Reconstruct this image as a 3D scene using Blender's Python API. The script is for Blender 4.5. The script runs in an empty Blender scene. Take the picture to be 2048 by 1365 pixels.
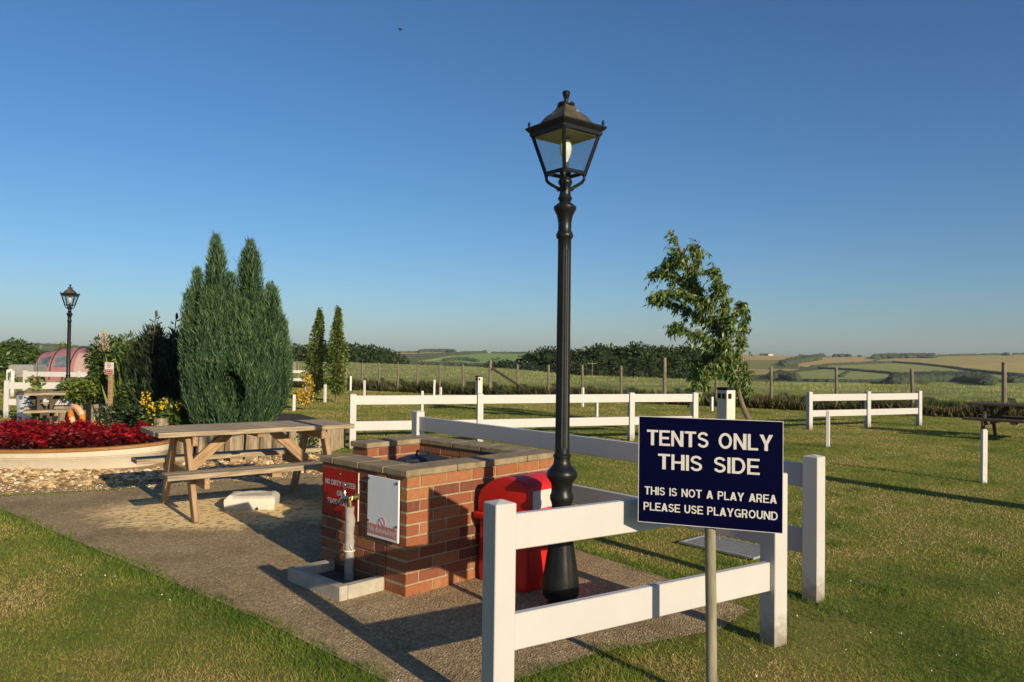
import bpy, bmesh, math, random
import numpy as np
from mathutils import Vector, Matrix

random.seed(11)
rng = np.random.default_rng(11)
C = bpy.context.scene.collection
SC = bpy.context.scene
PI = math.pi
FPX, CAMH = 1530.0, 1.5
ROLL, TP = 0.0127, 0.0206

# ------------------------------------------------------------------ camera
pit = math.atan(TP)
Fv = Vector((0, math.cos(pit), math.sin(pit)))
U0 = Vector((0, -math.sin(pit), math.cos(pit)))
R0 = Vector((1, 0, 0))
Rv = (R0 + ROLL * U0).normalized()
Uv = (U0 - ROLL * R0).normalized()
cd = bpy.data.cameras.new('camera')
cam = bpy.data.objects.new('camera', cd)
C.objects.link(cam)
cd.sensor_width = 36
cd.lens = FPX / 2048 * 36
cd.clip_start, cd.clip_end = 0.05, 20000
cam.matrix_world = Matrix(((Rv.x, Uv.x, -Fv.x, 0), (Rv.y, Uv.y, -Fv.y, 0), (Rv.z, Uv.z, -Fv.z, CAMH), (0, 0, 0, 1)))
SC.camera = cam


def G(x, y, z=0.0):
    """where a sight line at photo pixel x, y meets the level z"""
    d = Fv + (x - 1024) / FPX * Rv + (682.5 - y) / FPX * Uv
    t = (z - CAMH) / d.z
    return Vector((t * d.x, t * d.y, z))


def hor(x):
    return 714 + ROLL * (x - 1024)


# ------------------------------------------------------------------ light
SUN_AZ, SUN_EL = math.radians(36.9), math.radians(17.8)   # azimuth right of straight behind
sdir = Vector((math.sin(SUN_AZ) * math.cos(SUN_EL), -math.cos(SUN_AZ) * math.cos(SUN_EL), math.sin(SUN_EL)))
sl = bpy.data.lights.new('sun', 'SUN')
sl.energy = 4.7
sl.angle = math.radians(0.5)
sl.color = (1.0, 0.835, 0.60)
so = bpy.data.objects.new('sun', sl)
C.objects.link(so)
so.rotation_euler = sdir.to_track_quat('Z', 'Y').to_euler()
wd = bpy.data.worlds.new('World')
SC.world = wd
wd.use_nodes = True
wn = wd.node_tree
sky = wn.nodes.new('ShaderNodeTexSky')
sky.sky_type = 'NISHITA'
sky.sun_disc = False
sky.sun_elevation = SUN_EL
sky.sun_rotation = math.atan2(sdir.x, sdir.y)
sky.altitude = 100
sky.air_density = 1.0
sky.dust_density = 0.8
sky.ozone_density = 5.5
hs = wn.nodes.new('ShaderNodeHueSaturation')
hs.inputs['Saturation'].default_value = 1.07
wn.links.new(sky.outputs[0], hs.inputs['Color'])
wn.links.new(hs.outputs[0], wn.nodes['Background'].inputs[0])
wn.nodes['Background'].inputs[1].default_value = 0.082
SC.view_settings.view_transform = 'Standard'
SC.view_settings.look = 'None'
SC.view_settings.exposure = 0.45
SC.view_settings.gamma = 1

# ------------------------------------------------------------------ materials


def _n(nt, t, **kw):
    n = nt.nodes.new(t)
    for k, v in kw.items():
        setattr(n, k, v)
    return n


def ramp(nt, fac, stops):
    r = _n(nt, 'ShaderNodeValToRGB')
    el = r.color_ramp.elements
    while len(el) < len(stops):
        el.new(0.5)
    for e, (p, c) in zip(el, stops):
        e.position = p
        e.color = (c[0], c[1], c[2], 1)
    nt.links.new(fac, r.inputs[0])
    return r.outputs[0]


def noise(nt, vec, scale, detail=5, rough=.6, dist=0):
    n = _n(nt, 'ShaderNodeTexNoise')
    n.inputs['Scale'].default_value = scale
    n.inputs['Detail'].default_value = detail
    n.inputs['Roughness'].default_value = rough
    n.inputs['Distortion'].default_value = dist
    nt.links.new(vec, n.inputs['Vector'])
    return n.outputs[0]


def mixc(nt, fac, a, b, mode='MIX'):
    m = _n(nt, 'ShaderNodeMix', data_type='RGBA', blend_type=mode)
    for sock, v in ((m.inputs[0], fac), (m.inputs[6], a), (m.inputs[7], b)):
        if isinstance(v, (int, float)):
            sock.default_value = v
        elif isinstance(v, (tuple, list)):
            sock.default_value = (v[0], v[1], v[2], 1)
        else:
            nt.links.new(v, sock)
    return m.outputs[2]


def base_mat(name):
    m = bpy.data.materials.new(name)
    m.use_nodes = True
    nt = m.node_tree
    b = nt.nodes['Principled BSDF']
    return m, nt, b


def obj_vec(nt, scale=(1, 1, 1)):
    tc = _n(nt, 'ShaderNodeTexCoord')
    if scale == (1, 1, 1):
        return tc.outputs['Object']
    mp = _n(nt, 'ShaderNodeMapping')
    mp.inputs['Scale'].default_value = scale
    nt.links.new(tc.outputs['Object'], mp.inputs[0])
    return mp.outputs[0]


def bump(nt, b, h, strength, dist=.01):
    bn = _n(nt, 'ShaderNodeBump')
    bn.inputs['Strength'].default_value = strength
    bn.inputs['Distance'].default_value = dist
    nt.links.new(h, bn.inputs['Height'])
    nt.links.new(bn.outputs[0], b.inputs['Normal'])


def mat(name, c1, c2, scale=6, rough=.6, bmp=0, bscale=60, bdist=.003, spec=.4, metal=0, stretch=(1, 1, 1), spots=None, lo=.3, hi=.7):
    m, nt, b = base_mat(name)
    v = obj_vec(nt, stretch)
    col = ramp(nt, noise(nt, v, scale, 6), [(lo, c1), (hi, c2)])
    if spots:
        sc, cut, colr, amt = spots
        f = ramp(nt, noise(nt, v, sc, 4), [(cut, (0, 0, 0)), (min(cut + .08, 1), (amt, amt, amt))])
        col = mixc(nt, f, col, colr)
    nt.links.new(col, b.inputs['Base Color'])
    b.inputs['Roughness'].default_value = rough
    b.inputs['Metallic'].default_value = metal
    b.inputs['Specular IOR Level'].default_value = spec
    if bmp:
        bump(nt, b, noise(nt, v, bscale, 4), bmp, bdist)
    return m


def attr_mat(name, stops, rough=.55, trans=.3, spec=.3, nscale=0, attr='rnd'):
    """foliage: every leaf carries its own tone"""
    m, nt, b = base_mat(name)
    a = _n(nt, 'ShaderNodeAttribute', attribute_name=attr)
    col = ramp(nt, a.outputs['Fac'], stops)
    nt.links.new(col, b.inputs['Base Color'])
    b.inputs['Roughness'].default_value = rough
    b.inputs['Specular IOR Level'].default_value = spec
    if trans:
        t = _n(nt, 'ShaderNodeBsdfTranslucent')
        nt.links.new(col, t.inputs[0])
        mx = _n(nt, 'ShaderNodeMixShader')
        mx.inputs[0].default_value = trans
        out = nt.nodes['Material Output']
        nt.links.new(b.outputs[0], mx.inputs[1])
        nt.links.new(t.outputs[0], mx.inputs[2])
        nt.links.new(mx.outputs[0], out.inputs[0])
    return m


M = {}
M['vinyl'] = mat('white_vinyl', (.455, .44, .415), (.49, .475, .45), 3, .38, spots=(9, .68, (.42, .39, .33), .35))
nt = M['vinyl'].node_tree           # mud splashed up the feet of the posts
b = nt.nodes['Principled BSDF']
v = obj_vec(nt)
sp = _n(nt, 'ShaderNodeSeparateXYZ')
nt.links.new(v, sp.inputs[0])
ma = _n(nt, 'ShaderNodeMath', operation='MULTIPLY_ADD')
nt.links.new(noise(nt, v, 22, 5, .7), ma.inputs[0])
ma.inputs[1].default_value = -.30
nt.links.new(sp.outputs[2], ma.inputs[2])
dm = _n(nt, 'ShaderNodeMapRange')
dm.inputs['From Min'].default_value = .02
dm.inputs['From Max'].default_value = -.13
dm.inputs['To Max'].default_value = .75
nt.links.new(ma.outputs[0], dm.inputs['Value'])
oldc = b.inputs['Base Color'].links[0].from_socket
nt.links.new(mixc(nt, dm.outputs[0], oldc, (.16, .125, .075)), b.inputs['Base Color'])
M['vinyl_old'] = mat('white_peg', (.54, .52, .48), (.62, .60, .57), 6, .5)
M['lamp'] = mat('black_paint', (.006, .007, .0075), (.013, .014, .014), 12, .36, .5, 160, .0012, .28)
M['lamp_roof'] = mat('weathered_roof', (.030, .026, .018), (.085, .07, .042), 16, .6, .3, 60, spots=(9, .58, (.36, .33, .26), .75))
M['lamp_inner'] = mat('lantern_ceiling', (.22, .20, .155), (.32, .29, .23), 8, .6)
M['bulb'] = mat('opal_bulb', (.82, .79, .70), (.85, .82, .74), 2, .25)
M['navy'] = mat('navy_board', (.0008, .0010, .019), (.0010, .0012, .023), 3, .35, spec=.12)
M['navy'].node_tree.nodes['Principled BSDF'].inputs['Coat Weight'].default_value = 0
M['letter'] = mat('white_letters', (.58, .565, .52), (.62, .605, .56), 3, .5)
M['red_sign'] = mat('red_sign_face', (.30, .006, .008), (.36, .008, .010), 3, .35, spec=.3)
M['white_sign'] = mat('white_sign_face', (.66, .68, .70), (.74, .75, .76), 3, .4, spots=(5, .66, (.5, .5, .48), .4))
M['faded_red'] = mat('faded_red_print', (.45, .17, .12), (.55, .24, .18), 14, .5)
M['faded_red_dark'] = mat('faded_red_line', (.40, .16, .14), (.46, .20, .17), 14, .5)
M['pole'] = mat('mossy_pole', (.13, .115, .07), (.33, .30, .21), 14, .75, .4, 90, .002, stretch=(1, 1, .25), spots=(10, .56, (.42, .42, .26), .8))
M['mortar'] = mat('mortar', (.24, .185, .11), (.36, .28, .175), 25, .9, .4, 120)
M['coping'] = mat('concrete_coping', (.16, .12, .066), (.32, .245, .145), 9, .9, .5, 90, .003, spots=(14, .60, (.12, .105, .075), .6))
M['concrete'] = mat('cast_concrete', (.30, .27, .21), (.44, .40, .32), 10, .9, .5, 80, .003, spots=(6, .6, (.14, .12, .09), .6))
M['red_bin'] = mat('red_plastic', (.56, .014, .011), (.62, .016, .013), 5, .42, .15, 140, .0008, spots=(8, .7, (.40, .02, .018), .5))
M['label'] = mat('bin_label', (.50, .48, .43), (.55, .53, .48), 8, .5)
M['chrome'] = mat('worn_chrome', (.50, .50, .50), (.66, .66, .66), 30, .22, metal=1)
M['brass'] = mat('dull_brass', (.28, .22, .10), (.40, .32, .17), 30, .45, metal=.9)
M['lagging'] = mat('grey_lagging', (.24, .22, .19), (.36, .34, .30), 14, .95, .6, 50, .004)
M['tie'] = mat('cable_tie', (.7, .7, .68), (.76, .76, .74), 5, .4)
M['black_plastic'] = mat('black_plastic', (.012, .012, .013), (.03, .03, .03), 12, .45, .3, 40, .004)
M['wood'] = mat('weathered_wood', (.15, .108, .064), (.42, .335, .215), 5, .8, .5, 16, .003, stretch=(.8, 11, 11), spots=(3, .62, (.20, .165, .10), .6))
M['wood_orange'] = mat('warm_wood', (.20, .115, .055), (.42, .28, .155), 4.5, .75, .5, 14, .003, stretch=(.8, 10, 10), spots=(3, .62, (.14, .085, .04), .5))
M['wood_dark'] = mat('dark_wood', (.035, .025, .017), (.10, .075, .05), 5, .8, .5, 14, .003, stretch=(.8, 9, 9))
M['wood_post'] = mat('fence_post_wood', (.10, .08, .055), (.27, .225, .15), 7, .85, .5, 30, .003, stretch=(9, 9, .8))
M['log'] = mat('split_log', (.11, .08, .048), (.37, .29, .18), 5, .85, .6, 14, .008, stretch=(7, 7, .8), spots=(3, .6, (.10, .08, .045), .6))
M['bark'] = mat('bark', (.09, .06, .04), (.20, .145, .095), 12, .9, .7, 30, .01, stretch=(1, 1, .35))
M['stem'] = mat('green_stem', (.05, .06, .02), (.11, .10, .04), 10, .8)
M['dead_stem'] = mat('brown_stem', (.05, .04, .022), (.11, .09, .05), 10, .8)
M['cream'] = mat('cream_hull', (.52, .46, .35), (.60, .54, .42), 4, .55, .15, 30, .002, spots=(4, .58, (.46, .39, .27), .6))
M['gunwale'] = mat('varnished_wood', (.20, .085, .022), (.34, .17, .05), 6, .45, .3, 30, .002, stretch=(.5, 6, 6))
M['soil'] = mat('dark_soil', (.018, .012, .008), (.05, .036, .024), 30, .95, .8, 60, .01)
M['buoy'] = mat('pale_orange_vinyl', (.62, .30, .15), (.72, .42, .26), 4, .5)
M['buoy_orange'] = mat('orange_vinyl', (.60, .17, .02), (.68, .22, .04), 4, .5)
M['zinc'] = mat('galvanised_steel', (.46, .49, .50), (.58, .61, .62), 14, .5, metal=.25)
M['zinc_dark'] = mat('dark_lid', (.05, .045, .04), (.10, .09, .08), 14, .6)
M['tent'] = mat('pink_tent_fabric', (.27, .115, .125), (.33, .15, .155), 3, .7)
M['tent_pale'] = mat('pale_tent_fabric', (.33, .22, .185), (.38, .26, .22), 3, .7)
M['tent_window'] = mat('tent_window', (.06, .075, .09), (.16, .19, .21), 3, .15)
M['tent_pole'] = mat('dark_piping', (.02, .016, .02), (.035, .03, .035), 3, .6)
M['grey'] = mat('grey_cover', (.21, .20, .18), (.27, .26, .235), 6, .7)
M['rubber'] = mat('rubber', (.012, .012, .012), (.02, .02, .02), 6, .8)
M['bollard_light'] = mat('cream_bollard', (.56, .50, .40), (.62, .56, .46), 4, .5)
M['bollard_cap'] = mat('bollard_cap', (.010, .011, .012), (.018, .019, .02), 5, .8, spec=.1)
M['white_base'] = mat('white_moulded_plastic', (.52, .48, .40), (.60, .56, .48), 6, .55, .2, 40, .002, spots=(7, .66, (.42, .37, .28), .5))
M['drain'] = mat('grey_grating', (.20, .21, .20), (.30, .31, .30), 20, .7, .3, 60)
M['wire'] = mat('fence_wire', (.16, .16, .155), (.22, .22, .21), 10, .5, metal=.5)
M['bird'] = mat('dark_feathers', (.012, .012, .016), (.025, .024, .03), 10, .7)
M['barn'] = mat('pale_barn_wall', (.62, .58, .50), (.68, .64, .56), 2, .8)
M['barn_roof'] = mat('barn_roof', (.20, .15, .12), (.26, .2, .16), 2, .8)
M['pebble'] = attr_mat('pebbles', [(0, (.12, .075, .035)), (.35, (.36, .23, .105)), (.75, (.56, .40, .20)), (1, (.74, .63, .43))], .8, 0)
M['brick'] = None

m, nt, b = base_mat('red_brick')
a = _n(nt, 'ShaderNodeAttribute', attribute_name='rnd')
v = obj_vec(nt)
c0 = ramp(nt, a.outputs['Fac'], [(0, (.075, .026, .014)), (.2, (.165, .048, .019)), (.65, (.275, .09, .027)), (1, (.34, .145, .05))])
c1 = mixc(nt, ramp(nt, noise(nt, v, 28, 5), [(.35, (0, 0, 0)), (.75, (.7, .7, .7))]), c0, (.20, .06, .035))
c2 = mixc(nt, ramp(nt, noise(nt, v, 75, 3), [(.62, (0, 0, 0)), (.70, (.75, .75, .75))]), c1, (.05, .02, .014))
c3 = mixc(nt, ramp(nt, noise(nt, v, 6, 3), [(.55, (0, 0, 0)), (.8, (.22, .22, .22))]), c2, (.40, .25, .15))
nt.links.new(c3, b.inputs['Base Color'])
b.inputs['Roughness'].default_value = .85
bump(nt, b, noise(nt, v, 90, 5), .5, .004)
M['brick'] = m

m, nt, b = base_mat('lantern_glass')
out = nt.nodes['Material Output']
tr = _n(nt, 'ShaderNodeBsdfTransparent')
tr.inputs[0].default_value = (.93, .95, .95, 1)
gl = _n(nt, 'ShaderNodeBsdfGlossy')
gl.inputs['Roughness'].default_value = .03
mx = _n(nt, 'ShaderNodeMixShader')
mx.inputs[0].default_value = .08
nt.links.new(tr.outputs[0], mx.inputs[1])
nt.links.new(gl.outputs[0], mx.inputs[2])
nt.links.new(mx.outputs[0], out.inputs[0])
M['glass'] = m

# exposed aggregate path with a sandy crust where the table stands
m, nt, b = base_mat('aggregate_concrete')
v = obj_vec(nt)
cA = ramp(nt, noise(nt, v, 2.2, 6, .65), [(.3, (.35, .235, .11)), (.7, (.61, .44, .225))])
vor = _n(nt, 'ShaderNodeTexVoronoi')
vor.inputs['Scale'].default_value = 95
nt.links.new(v, vor.inputs['Vector'])
cB = mixc(nt, .55, cA, ramp(nt, vor.outputs['Color'], [(.1, (.06, .043, .028)), (.45, (.27, .20, .12)), (.75, (.52, .40, .235)), (1, (.74, .60, .37))]))
sep = _n(nt, 'ShaderNodeSeparateXYZ')
nt.links.new(v, sep.inputs[0])
# distance from the sandy patch centre under the table
vm = _n(nt, 'ShaderNodeVectorMath', operation='DISTANCE')
mpp = _n(nt, 'ShaderNodeMapping')
mpp.inputs['Location'].default_value = (2.75, -7.25, 0)
nt.links.new(v, mpp.inputs[0])
ml = _n(nt, 'ShaderNodeVectorMath', operation='MULTIPLY')
ml.inputs[1].default_value = (.85, 1.25, 0)
nt.links.new(mpp.outputs[0], ml.inputs[0])
nt.links.new(ml.outputs[0], vm.inputs[0])
mm = _n(nt, 'ShaderNodeMath', operation='MULTIPLY_ADD')
nt.links.new(noise(nt, v, 4, 6, .7), mm.inputs[0])
mm.inputs[1].default_value = 1.3
nt.links.new(vm.outputs['Value'], mm.inputs[2])
sandf = ramp(nt, mm.outputs[0], [(0, (1, 1, 1)), (1, (1, 1, 1))])
mr = _n(nt, 'ShaderNodeMapRange')
mr.inputs['From Min'].default_value = 1.75
mr.inputs['From Max'].default_value = 1.35
nt.links.new(mm.outputs[0], mr.inputs['Value'])
hole = ramp(nt, noise(nt, v, 17, 4, .6), [(.40, (0, 0, 0)), (.45, (1, 1, 1))])
mu = _n(nt, 'ShaderNodeMath', operation='MULTIPLY')
nt.links.new(mr.outputs[0], mu.inputs[0])
nt.links.new(hole, mu.inputs[1])
mu2 = _n(nt, 'ShaderNodeMath', operation='MULTIPLY')
nt.links.new(mu.outputs[0], mu2.inputs[0])
mu2.inputs[1].default_value = .95
cB = mixc(nt, ramp(nt, noise(nt, v, 26, 4, .7), [(.42, (0, 0, 0)), (.62, (.42, .42, .42))]), cB, (.15, .105, .06))
cB = mixc(nt, ramp(nt, noise(nt, v, 1.3, 7, .7), [(.48, (0, 0, 0)), (.70, (.5, .5, .5))]), cB, (.12, .085, .045))
cC = mixc(nt, mu2.outputs[0], cB, (.92, .68, .33))
nt.links.new(cC, b.inputs['Base Color'])
b.inputs['Roughness'].default_value = .95
b.inputs['Specular IOR Level'].default_value = .15
bump(nt, b, vor.outputs['Distance'], .8, .008)
M['slab'] = m

m, nt, b = base_mat('lawn_soil')
v = obj_vec(nt)
f = noise(nt, v, .9, 6, .65)
cA = ramp(nt, f, [(.3, (.14, .20, .03)), (.5, (.26, .275, .057)), (.7, (.40, .32, .11))])
cB = mixc(nt, .5, cA, ramp(nt, noise(nt, v, 40, 5, .7), [(.3, (.08, .10, .02)), (.7, (.42, .38, .14))]))
nt.links.new(cB, b.inputs['Base Color'])
b.inputs['Roughness'].default_value = 1
b.inputs['Specular IOR Level'].default_value = .0
bump(nt, b, noise(nt, v, 55, 5, .75), 1, .04)
M['lawn'] = m

m, nt, b = base_mat('terrain_fields')
a = _n(nt, 'ShaderNodeAttribute', attribute_name='field')
v = obj_vec(nt)
nz = ramp(nt, noise(nt, v, .035, 6, .65), [(.3, (.82, .84, .80)), (.7, (1.14, 1.10, 1.1))])
cB = mixc(nt, 1, a.outputs['Color'], nz, 'MULTIPLY')
nt.links.new(cB, b.inputs['Base Color'])
b.inputs['Roughness'].default_value = 1
b.inputs['Specular IOR Level'].default_value = .0
M['terrain'] = m

GRASS = [(0, (.06, .13, .014)), (.3, (.155, .235, .032)), (.55, (.31, .33, .062)), (.78, (.47, .34, .12)), (1, (.62, .46, .22))]
M['grass'] = attr_mat('grass_blades', GRASS, .6, .35, .15)
M['crop'] = attr_mat('barley_leaves', [(0, (.07, .115, .02)), (.5, (.19, .235, .06)), (1, (.44, .45, .16))], .7, .35, .1)
M['weeds'] = attr_mat('rough_weeds', [(0, (.03, .045, .012)), (.5, (.08, .085, .03)), (1, (.24, .18, .10))], .8, .25, .1)
M['conifer'] = attr_mat('cypress_sprays', [(0, (.018, .040, .018)), (.45, (.058, .118, .050)), (.8, (.120, .195, .080)), (1, (.20, .25, .09))], .6, .15, .2)
M['juniper'] = attr_mat('juniper_sprays', [(0, (.010, .017, .009)), (.6, (.030, .050, .022)), (1, (.07, .10, .04))], .6, .15, .2)
M['leaf_mid'] = attr_mat('mid_green_leaves', [(0, (.03, .06, .013)), (.6, (.10, .16, .036)), (1, (.20, .24, .075))], .45, .3, .4)
M['leaf_lime'] = attr_mat('lime_leaves', [(0, (.07, .11, .018)), (.6, (.20, .26, .05)), (1, (.36, .38, .10))], .5, .35, .3)
M['leaf_dark'] = attr_mat('dark_green_leaves', [(0, (.014, .028, .010)), (.6, (.035, .062, .020)), (1, (.085, .115, .04))], .45, .25, .4)
M['leaf_cherry'] = attr_mat('drooping_leaves', [(0, (.032, .07, .012)), (.55, (.11, .19, .034)), (1, (.30, .37, .10))], .42, .3, .45)
M['leaf_horn'] = attr_mat('hornbeam_leaves', [(0, (.04, .07, .012)), (.5, (.13, .19, .035)), (1, (.30, .33, .09))], .45, .35, .3)
M['leaf_yellow'] = attr_mat('golden_leaves', [(0, (.36, .22, .02)), (.6, (.60, .40, .05)), (1, (.74, .56, .12))], .5, .35, .3)
M['petal_yellow'] = attr_mat('yellow_petals', [(0, (.60, .36, .01)), (1, (.80, .58, .03))], .5, .3, .2)
M['leaf_red'] = attr_mat('red_leaves', [(0, (.016, .007, .006)), (.4, (.055, .006, .007)), (.75, (.19, .007, .010)), (1, (.40, .010, .018))], .5, .25, .2)
M['plume'] = attr_mat('pale_plumes', [(0, (.42, .34, .20)), (1, (.60, .52, .36))], .8, .4, .1)
M['clover'] = mat('clover_heads', (.62, .60, .52), (.74, .72, .66), 40, .8)
M['wood_far'] = attr_mat('woodland_leaves', [(0, (.014, .027, .010)), (.55, (.042, .066, .022)), (1, (.09, .115, .04))], .7, .15, .1)
M['hedge_far'] = mat('far_hedge_leaves', (.026, .044, .022), (.065, .088, .040), .15, .9, 1, .9, 1.5)

# ------------------------------------------------------------------ mesh tools


class MB:
    def __init__(self):
        self.v, self.f, self.r = [], [], []

    def add(self, vs, fs, rnd=.5):
        o = len(self.v)
        self.v += [tuple(p) for p in vs]
        self.f += [tuple(i + o for i in f) for f in fs]
        self.r += [rnd] * len(vs)

    def box(self, c, s, rz=0, rnd=.5):
        cx, cy, cz = c
        hx, hy, hz = s[0] / 2, s[1] / 2, s[2] / 2
        ca, sa = math.cos(rz), math.sin(rz)
        vs = []
        for z in (-hz, hz):
            for x, y in ((-hx, -hy), (hx, -hy), (hx, hy), (-hx, hy)):
                vs.append((cx + x * ca - y * sa, cy + x * sa + y * ca, cz + z))
        self.add(vs, [(3, 2, 1, 0), (4, 5, 6, 7), (0, 1, 5, 4), (1, 2, 6, 5), (2, 3, 7, 6), (3, 0, 4, 7)], rnd)

    def beam(self, p0, p1, w, h, up=(0, 0, 1)):
        p0, p1 = Vector(p0), Vector(p1)
        d = (p1 - p0).normalized()
        s = d.cross(Vector(up))
        if s.length < 1e-4:
            s = d.cross(Vector((1, 0, 0)))
        s.normalize()
        u = s.cross(d)
        vs = []
        for p in (p0, p1):
            for a, b_ in ((-1, -1), (1, -1), (1, 1), (-1, 1)):
                vs.append(p + s * a * w / 2 + u * b_ * h / 2)
        self.add(vs, [(3, 2, 1, 0), (4, 5, 6, 7), (0, 1, 5, 4), (1, 2, 6, 5), (2, 3, 7, 6), (3, 0, 4, 7)])

    def tube(self, pts, rad, n=8, rnd=.5):
        pts = [Vector(p) for p in pts]
        if isinstance(rad, (int, float)):
            rad = [rad] * len(pts)
        vs, fs = [], []
        ref = Vector((0.31, .17, .93)).normalized()
        for i, p in enumerate(pts):
            d = (pts[min(i + 1, len(pts) - 1)] - pts[max(i - 1, 0)]).normalized()
            s = d.cross(ref)
            if s.length < .05:
                s = d.cross(Vector((1, 0, 0)))
            s.normalize()
            u = s.cross(d)
            for k in range(n):
                t = 2 * PI * k / n
                vs.append(p + (s * math.cos(t) + u * math.sin(t)) * rad[i])
        for i in range(len(pts) - 1):
            for k in range(n):
                k2 = (k + 1) % n
                fs.append((i * n + k, i * n + k2, (i + 1) * n + k2, (i + 1) * n + k))
        fs.append(tuple(range(n - 1, -1, -1)))
        fs.append(tuple(range((len(pts) - 1) * n, len(pts) * n)))
        self.add(vs, fs, rnd)

    def lathe(self, prof, n=24, c=(0, 0, 0), mod=None):
        vs, fs = [], []
        for i, (r, z) in enumerate(prof):
            for k in range(n):
                t = 2 * PI * k / n
                rr = r * (mod(i, k) if mod else 1)
                vs.append((c[0] + rr * math.cos(t), c[1] + rr * math.sin(t), c[2] + z))
        for i in range(len(prof) - 1):
            for k in range(n):
                k2 = (k + 1) % n
                fs.append((i * n + k, i * n + k2, (i + 1) * n + k2, (i + 1) * n + k))
        fs.append(tuple(range(n - 1, -1, -1)))
        fs.append(tuple(range((len(prof) - 1) * n, len(prof) * n)))
        self.add(vs, fs)

    def prism(self, poly, ext):
        """polygon (3-D points) swept along ext"""
        e = Vector(ext)
        n = len(poly)
        vs = [Vector(p) for p in poly] + [Vector(p) + e for p in poly]
        fs = [tuple(range(n - 1, -1, -1)), tuple(range(n, 2 * n))]
        fs += [(k, (k + 1) % n, n + (k + 1) % n, n + k) for k in range(n)]
        self.add(vs, fs)

    def blob(self, c, r, sub=1, jit=.15, squash=(1, 1, 1), rnd=None):
        vs, fs = ICO[sub]
        out = []
        for p in vs:
            k = r * (1 + random.uniform(-jit, jit))
            out.append((c[0] + p[0] * k * squash[0], c[1] + p[1] * k * squash[1], c[2] + p[2] * k * squash[2]))
        self.add(out, fs, random.random() if rnd is None else rnd)

    def build(self, name, mt, parent=None, smooth=False, bevel=0, loc=None, seg=1):
        me = bpy.data.meshes.new(name)
        me.from_pydata(self.v, [], self.f)
        at = me.attributes.new('rnd', 'FLOAT', 'POINT')
        at.data.foreach_set('value', self.r)
        bm = bmesh.new()
        bm.from_mesh(me)
        bmesh.ops.recalc_face_normals(bm, faces=bm.faces)
        if bevel:
            ed = [e for e in bm.edges if e.is_manifold and e.calc_face_angle(0) > .5]
            bmesh.ops.bevel(bm, geom=ed, offset=bevel, segments=seg, profile=.6, affect='EDGES')
        bm.to_mesh(me)
        bm.free()
        me.materials.append(mt)
        if smooth:
            me.polygons.foreach_set('use_smooth', [True] * len(me.polygons))
            try:
                me.set_sharp_from_angle(angle=math.radians(38))
            except Exception:
                pass
        o = bpy.data.objects.new(name, me)
        C.objects.link(o)
        if parent:
            o.parent = parent
        if loc:
            o.location = loc
        return o


ICO = {}
for s_ in (1, 2, 3):
    bm_ = bmesh.new()
    bmesh.ops.create_icosphere(bm_, subdivisions=s_, radius=1)
    bm_.verts.ensure_lookup_table()
    ICO[s_] = ([tuple(v_.co) for v_ in bm_.verts], [tuple(v_.index for v_ in f_.verts) for f_ in bm_.faces])
    bm_.free()


def np_mesh(name, V, Fq, mt, parent=None, rnd=None):
    me = bpy.data.meshes.new(name)
    V = np.asarray(V, np.float32)
    Fq = np.asarray(Fq, np.int32)
    n, k = Fq.shape
    me.vertices.add(len(V))
    me.vertices.foreach_set('co', V.ravel())
    me.loops.add(n * k)
    me.loops.foreach_set('vertex_index', Fq.ravel())
    me.polygons.add(n)
    me.polygons.foreach_set('loop_start', np.arange(n, dtype=np.int32) * k)
    me.update(calc_edges=True)
    if rnd is not None:
        at = me.attributes.new('rnd', 'FLOAT', 'POINT')
        at.data.foreach_set('value', np.asarray(rnd, np.float32))
    me.materials.append(mt)
    o = bpy.data.objects.new(name, me)
    C.objects.link(o)
    if parent:
        o.parent = parent
    return o


def unit(a):
    return a / np.maximum(np.linalg.norm(a, axis=1, keepdims=True), 1e-9)


def leaves(name, P, A, L, W, mt, parent=None, rnd=None, droop=0.0, extra=None):
    """leaf-shaped folded quads: base P, direction A, length L, width W"""
    n = len(P)
    A = unit(A)
    Rn = rng.normal(size=(n, 3))
    S = unit(np.cross(A, Rn))
    N = np.cross(S, A)
    L = np.broadcast_to(np.asarray(L, float), (n,))[:, None]
    W = np.broadcast_to(np.asarray(W, float), (n,))[:, None]
    mid = P + A * L * .45
    V = np.empty((n, 4, 3))
    V[:, 0] = P
    V[:, 1] = mid + S * W * .5 + N * W * .18
    V[:, 2] = P + A * L - np.array([0, 0, 1.0]) * L * droop
    V[:, 3] = mid - S * W * .5 + N * W * .18
    Fq = np.arange(n * 4).reshape(n, 4)
    if rnd is None:
        rnd = rng.random(n)
    R4 = np.repeat(rnd, 4)
    V = V.reshape(-1, 3)
    if extra is not None:
        ev, ef, er = extra
        Fq = np.vstack([Fq, np.asarray(ef) + len(V)])
        V = np.vstack([V, ev])
        R4 = np.concatenate([R4, er])
    return np_mesh(name, V, Fq, mt, parent, R4)


def tag(o, label=None, cat=None, group=None, kind=None):
    if label:
        o['label'] = label
    if cat:
        o['category'] = cat
    if group:
        o['group'] = group
    if kind:
        o['kind'] = kind
    return o


def thing(name, label, cat, loc=(0, 0, 0), rz=0, group=None):
    o = bpy.data.objects.new(name, None)
    o.empty_display_size = .1
    C.objects.link(o)
    o.location = loc
    o.rotation_euler = (0, 0, rz)
    return tag(o, label, cat, group)


def dup(root, loc, rz=0, label=None, scale=1, group=None):
    def cp(o, par):
        c = o.copy()
        C.objects.link(c)
        c.parent = par
        for ch in [x for x in C.objects if x.parent == o]:
            cp(ch, c)
        return c
    r = cp(root, None)
    r.location = loc
    r.rotation_euler = (0, 0, rz)
    r.scale = (scale,) * 3
    if label:
        r['label'] = label
    if group:
        r['group'] = group
    return r


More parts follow.
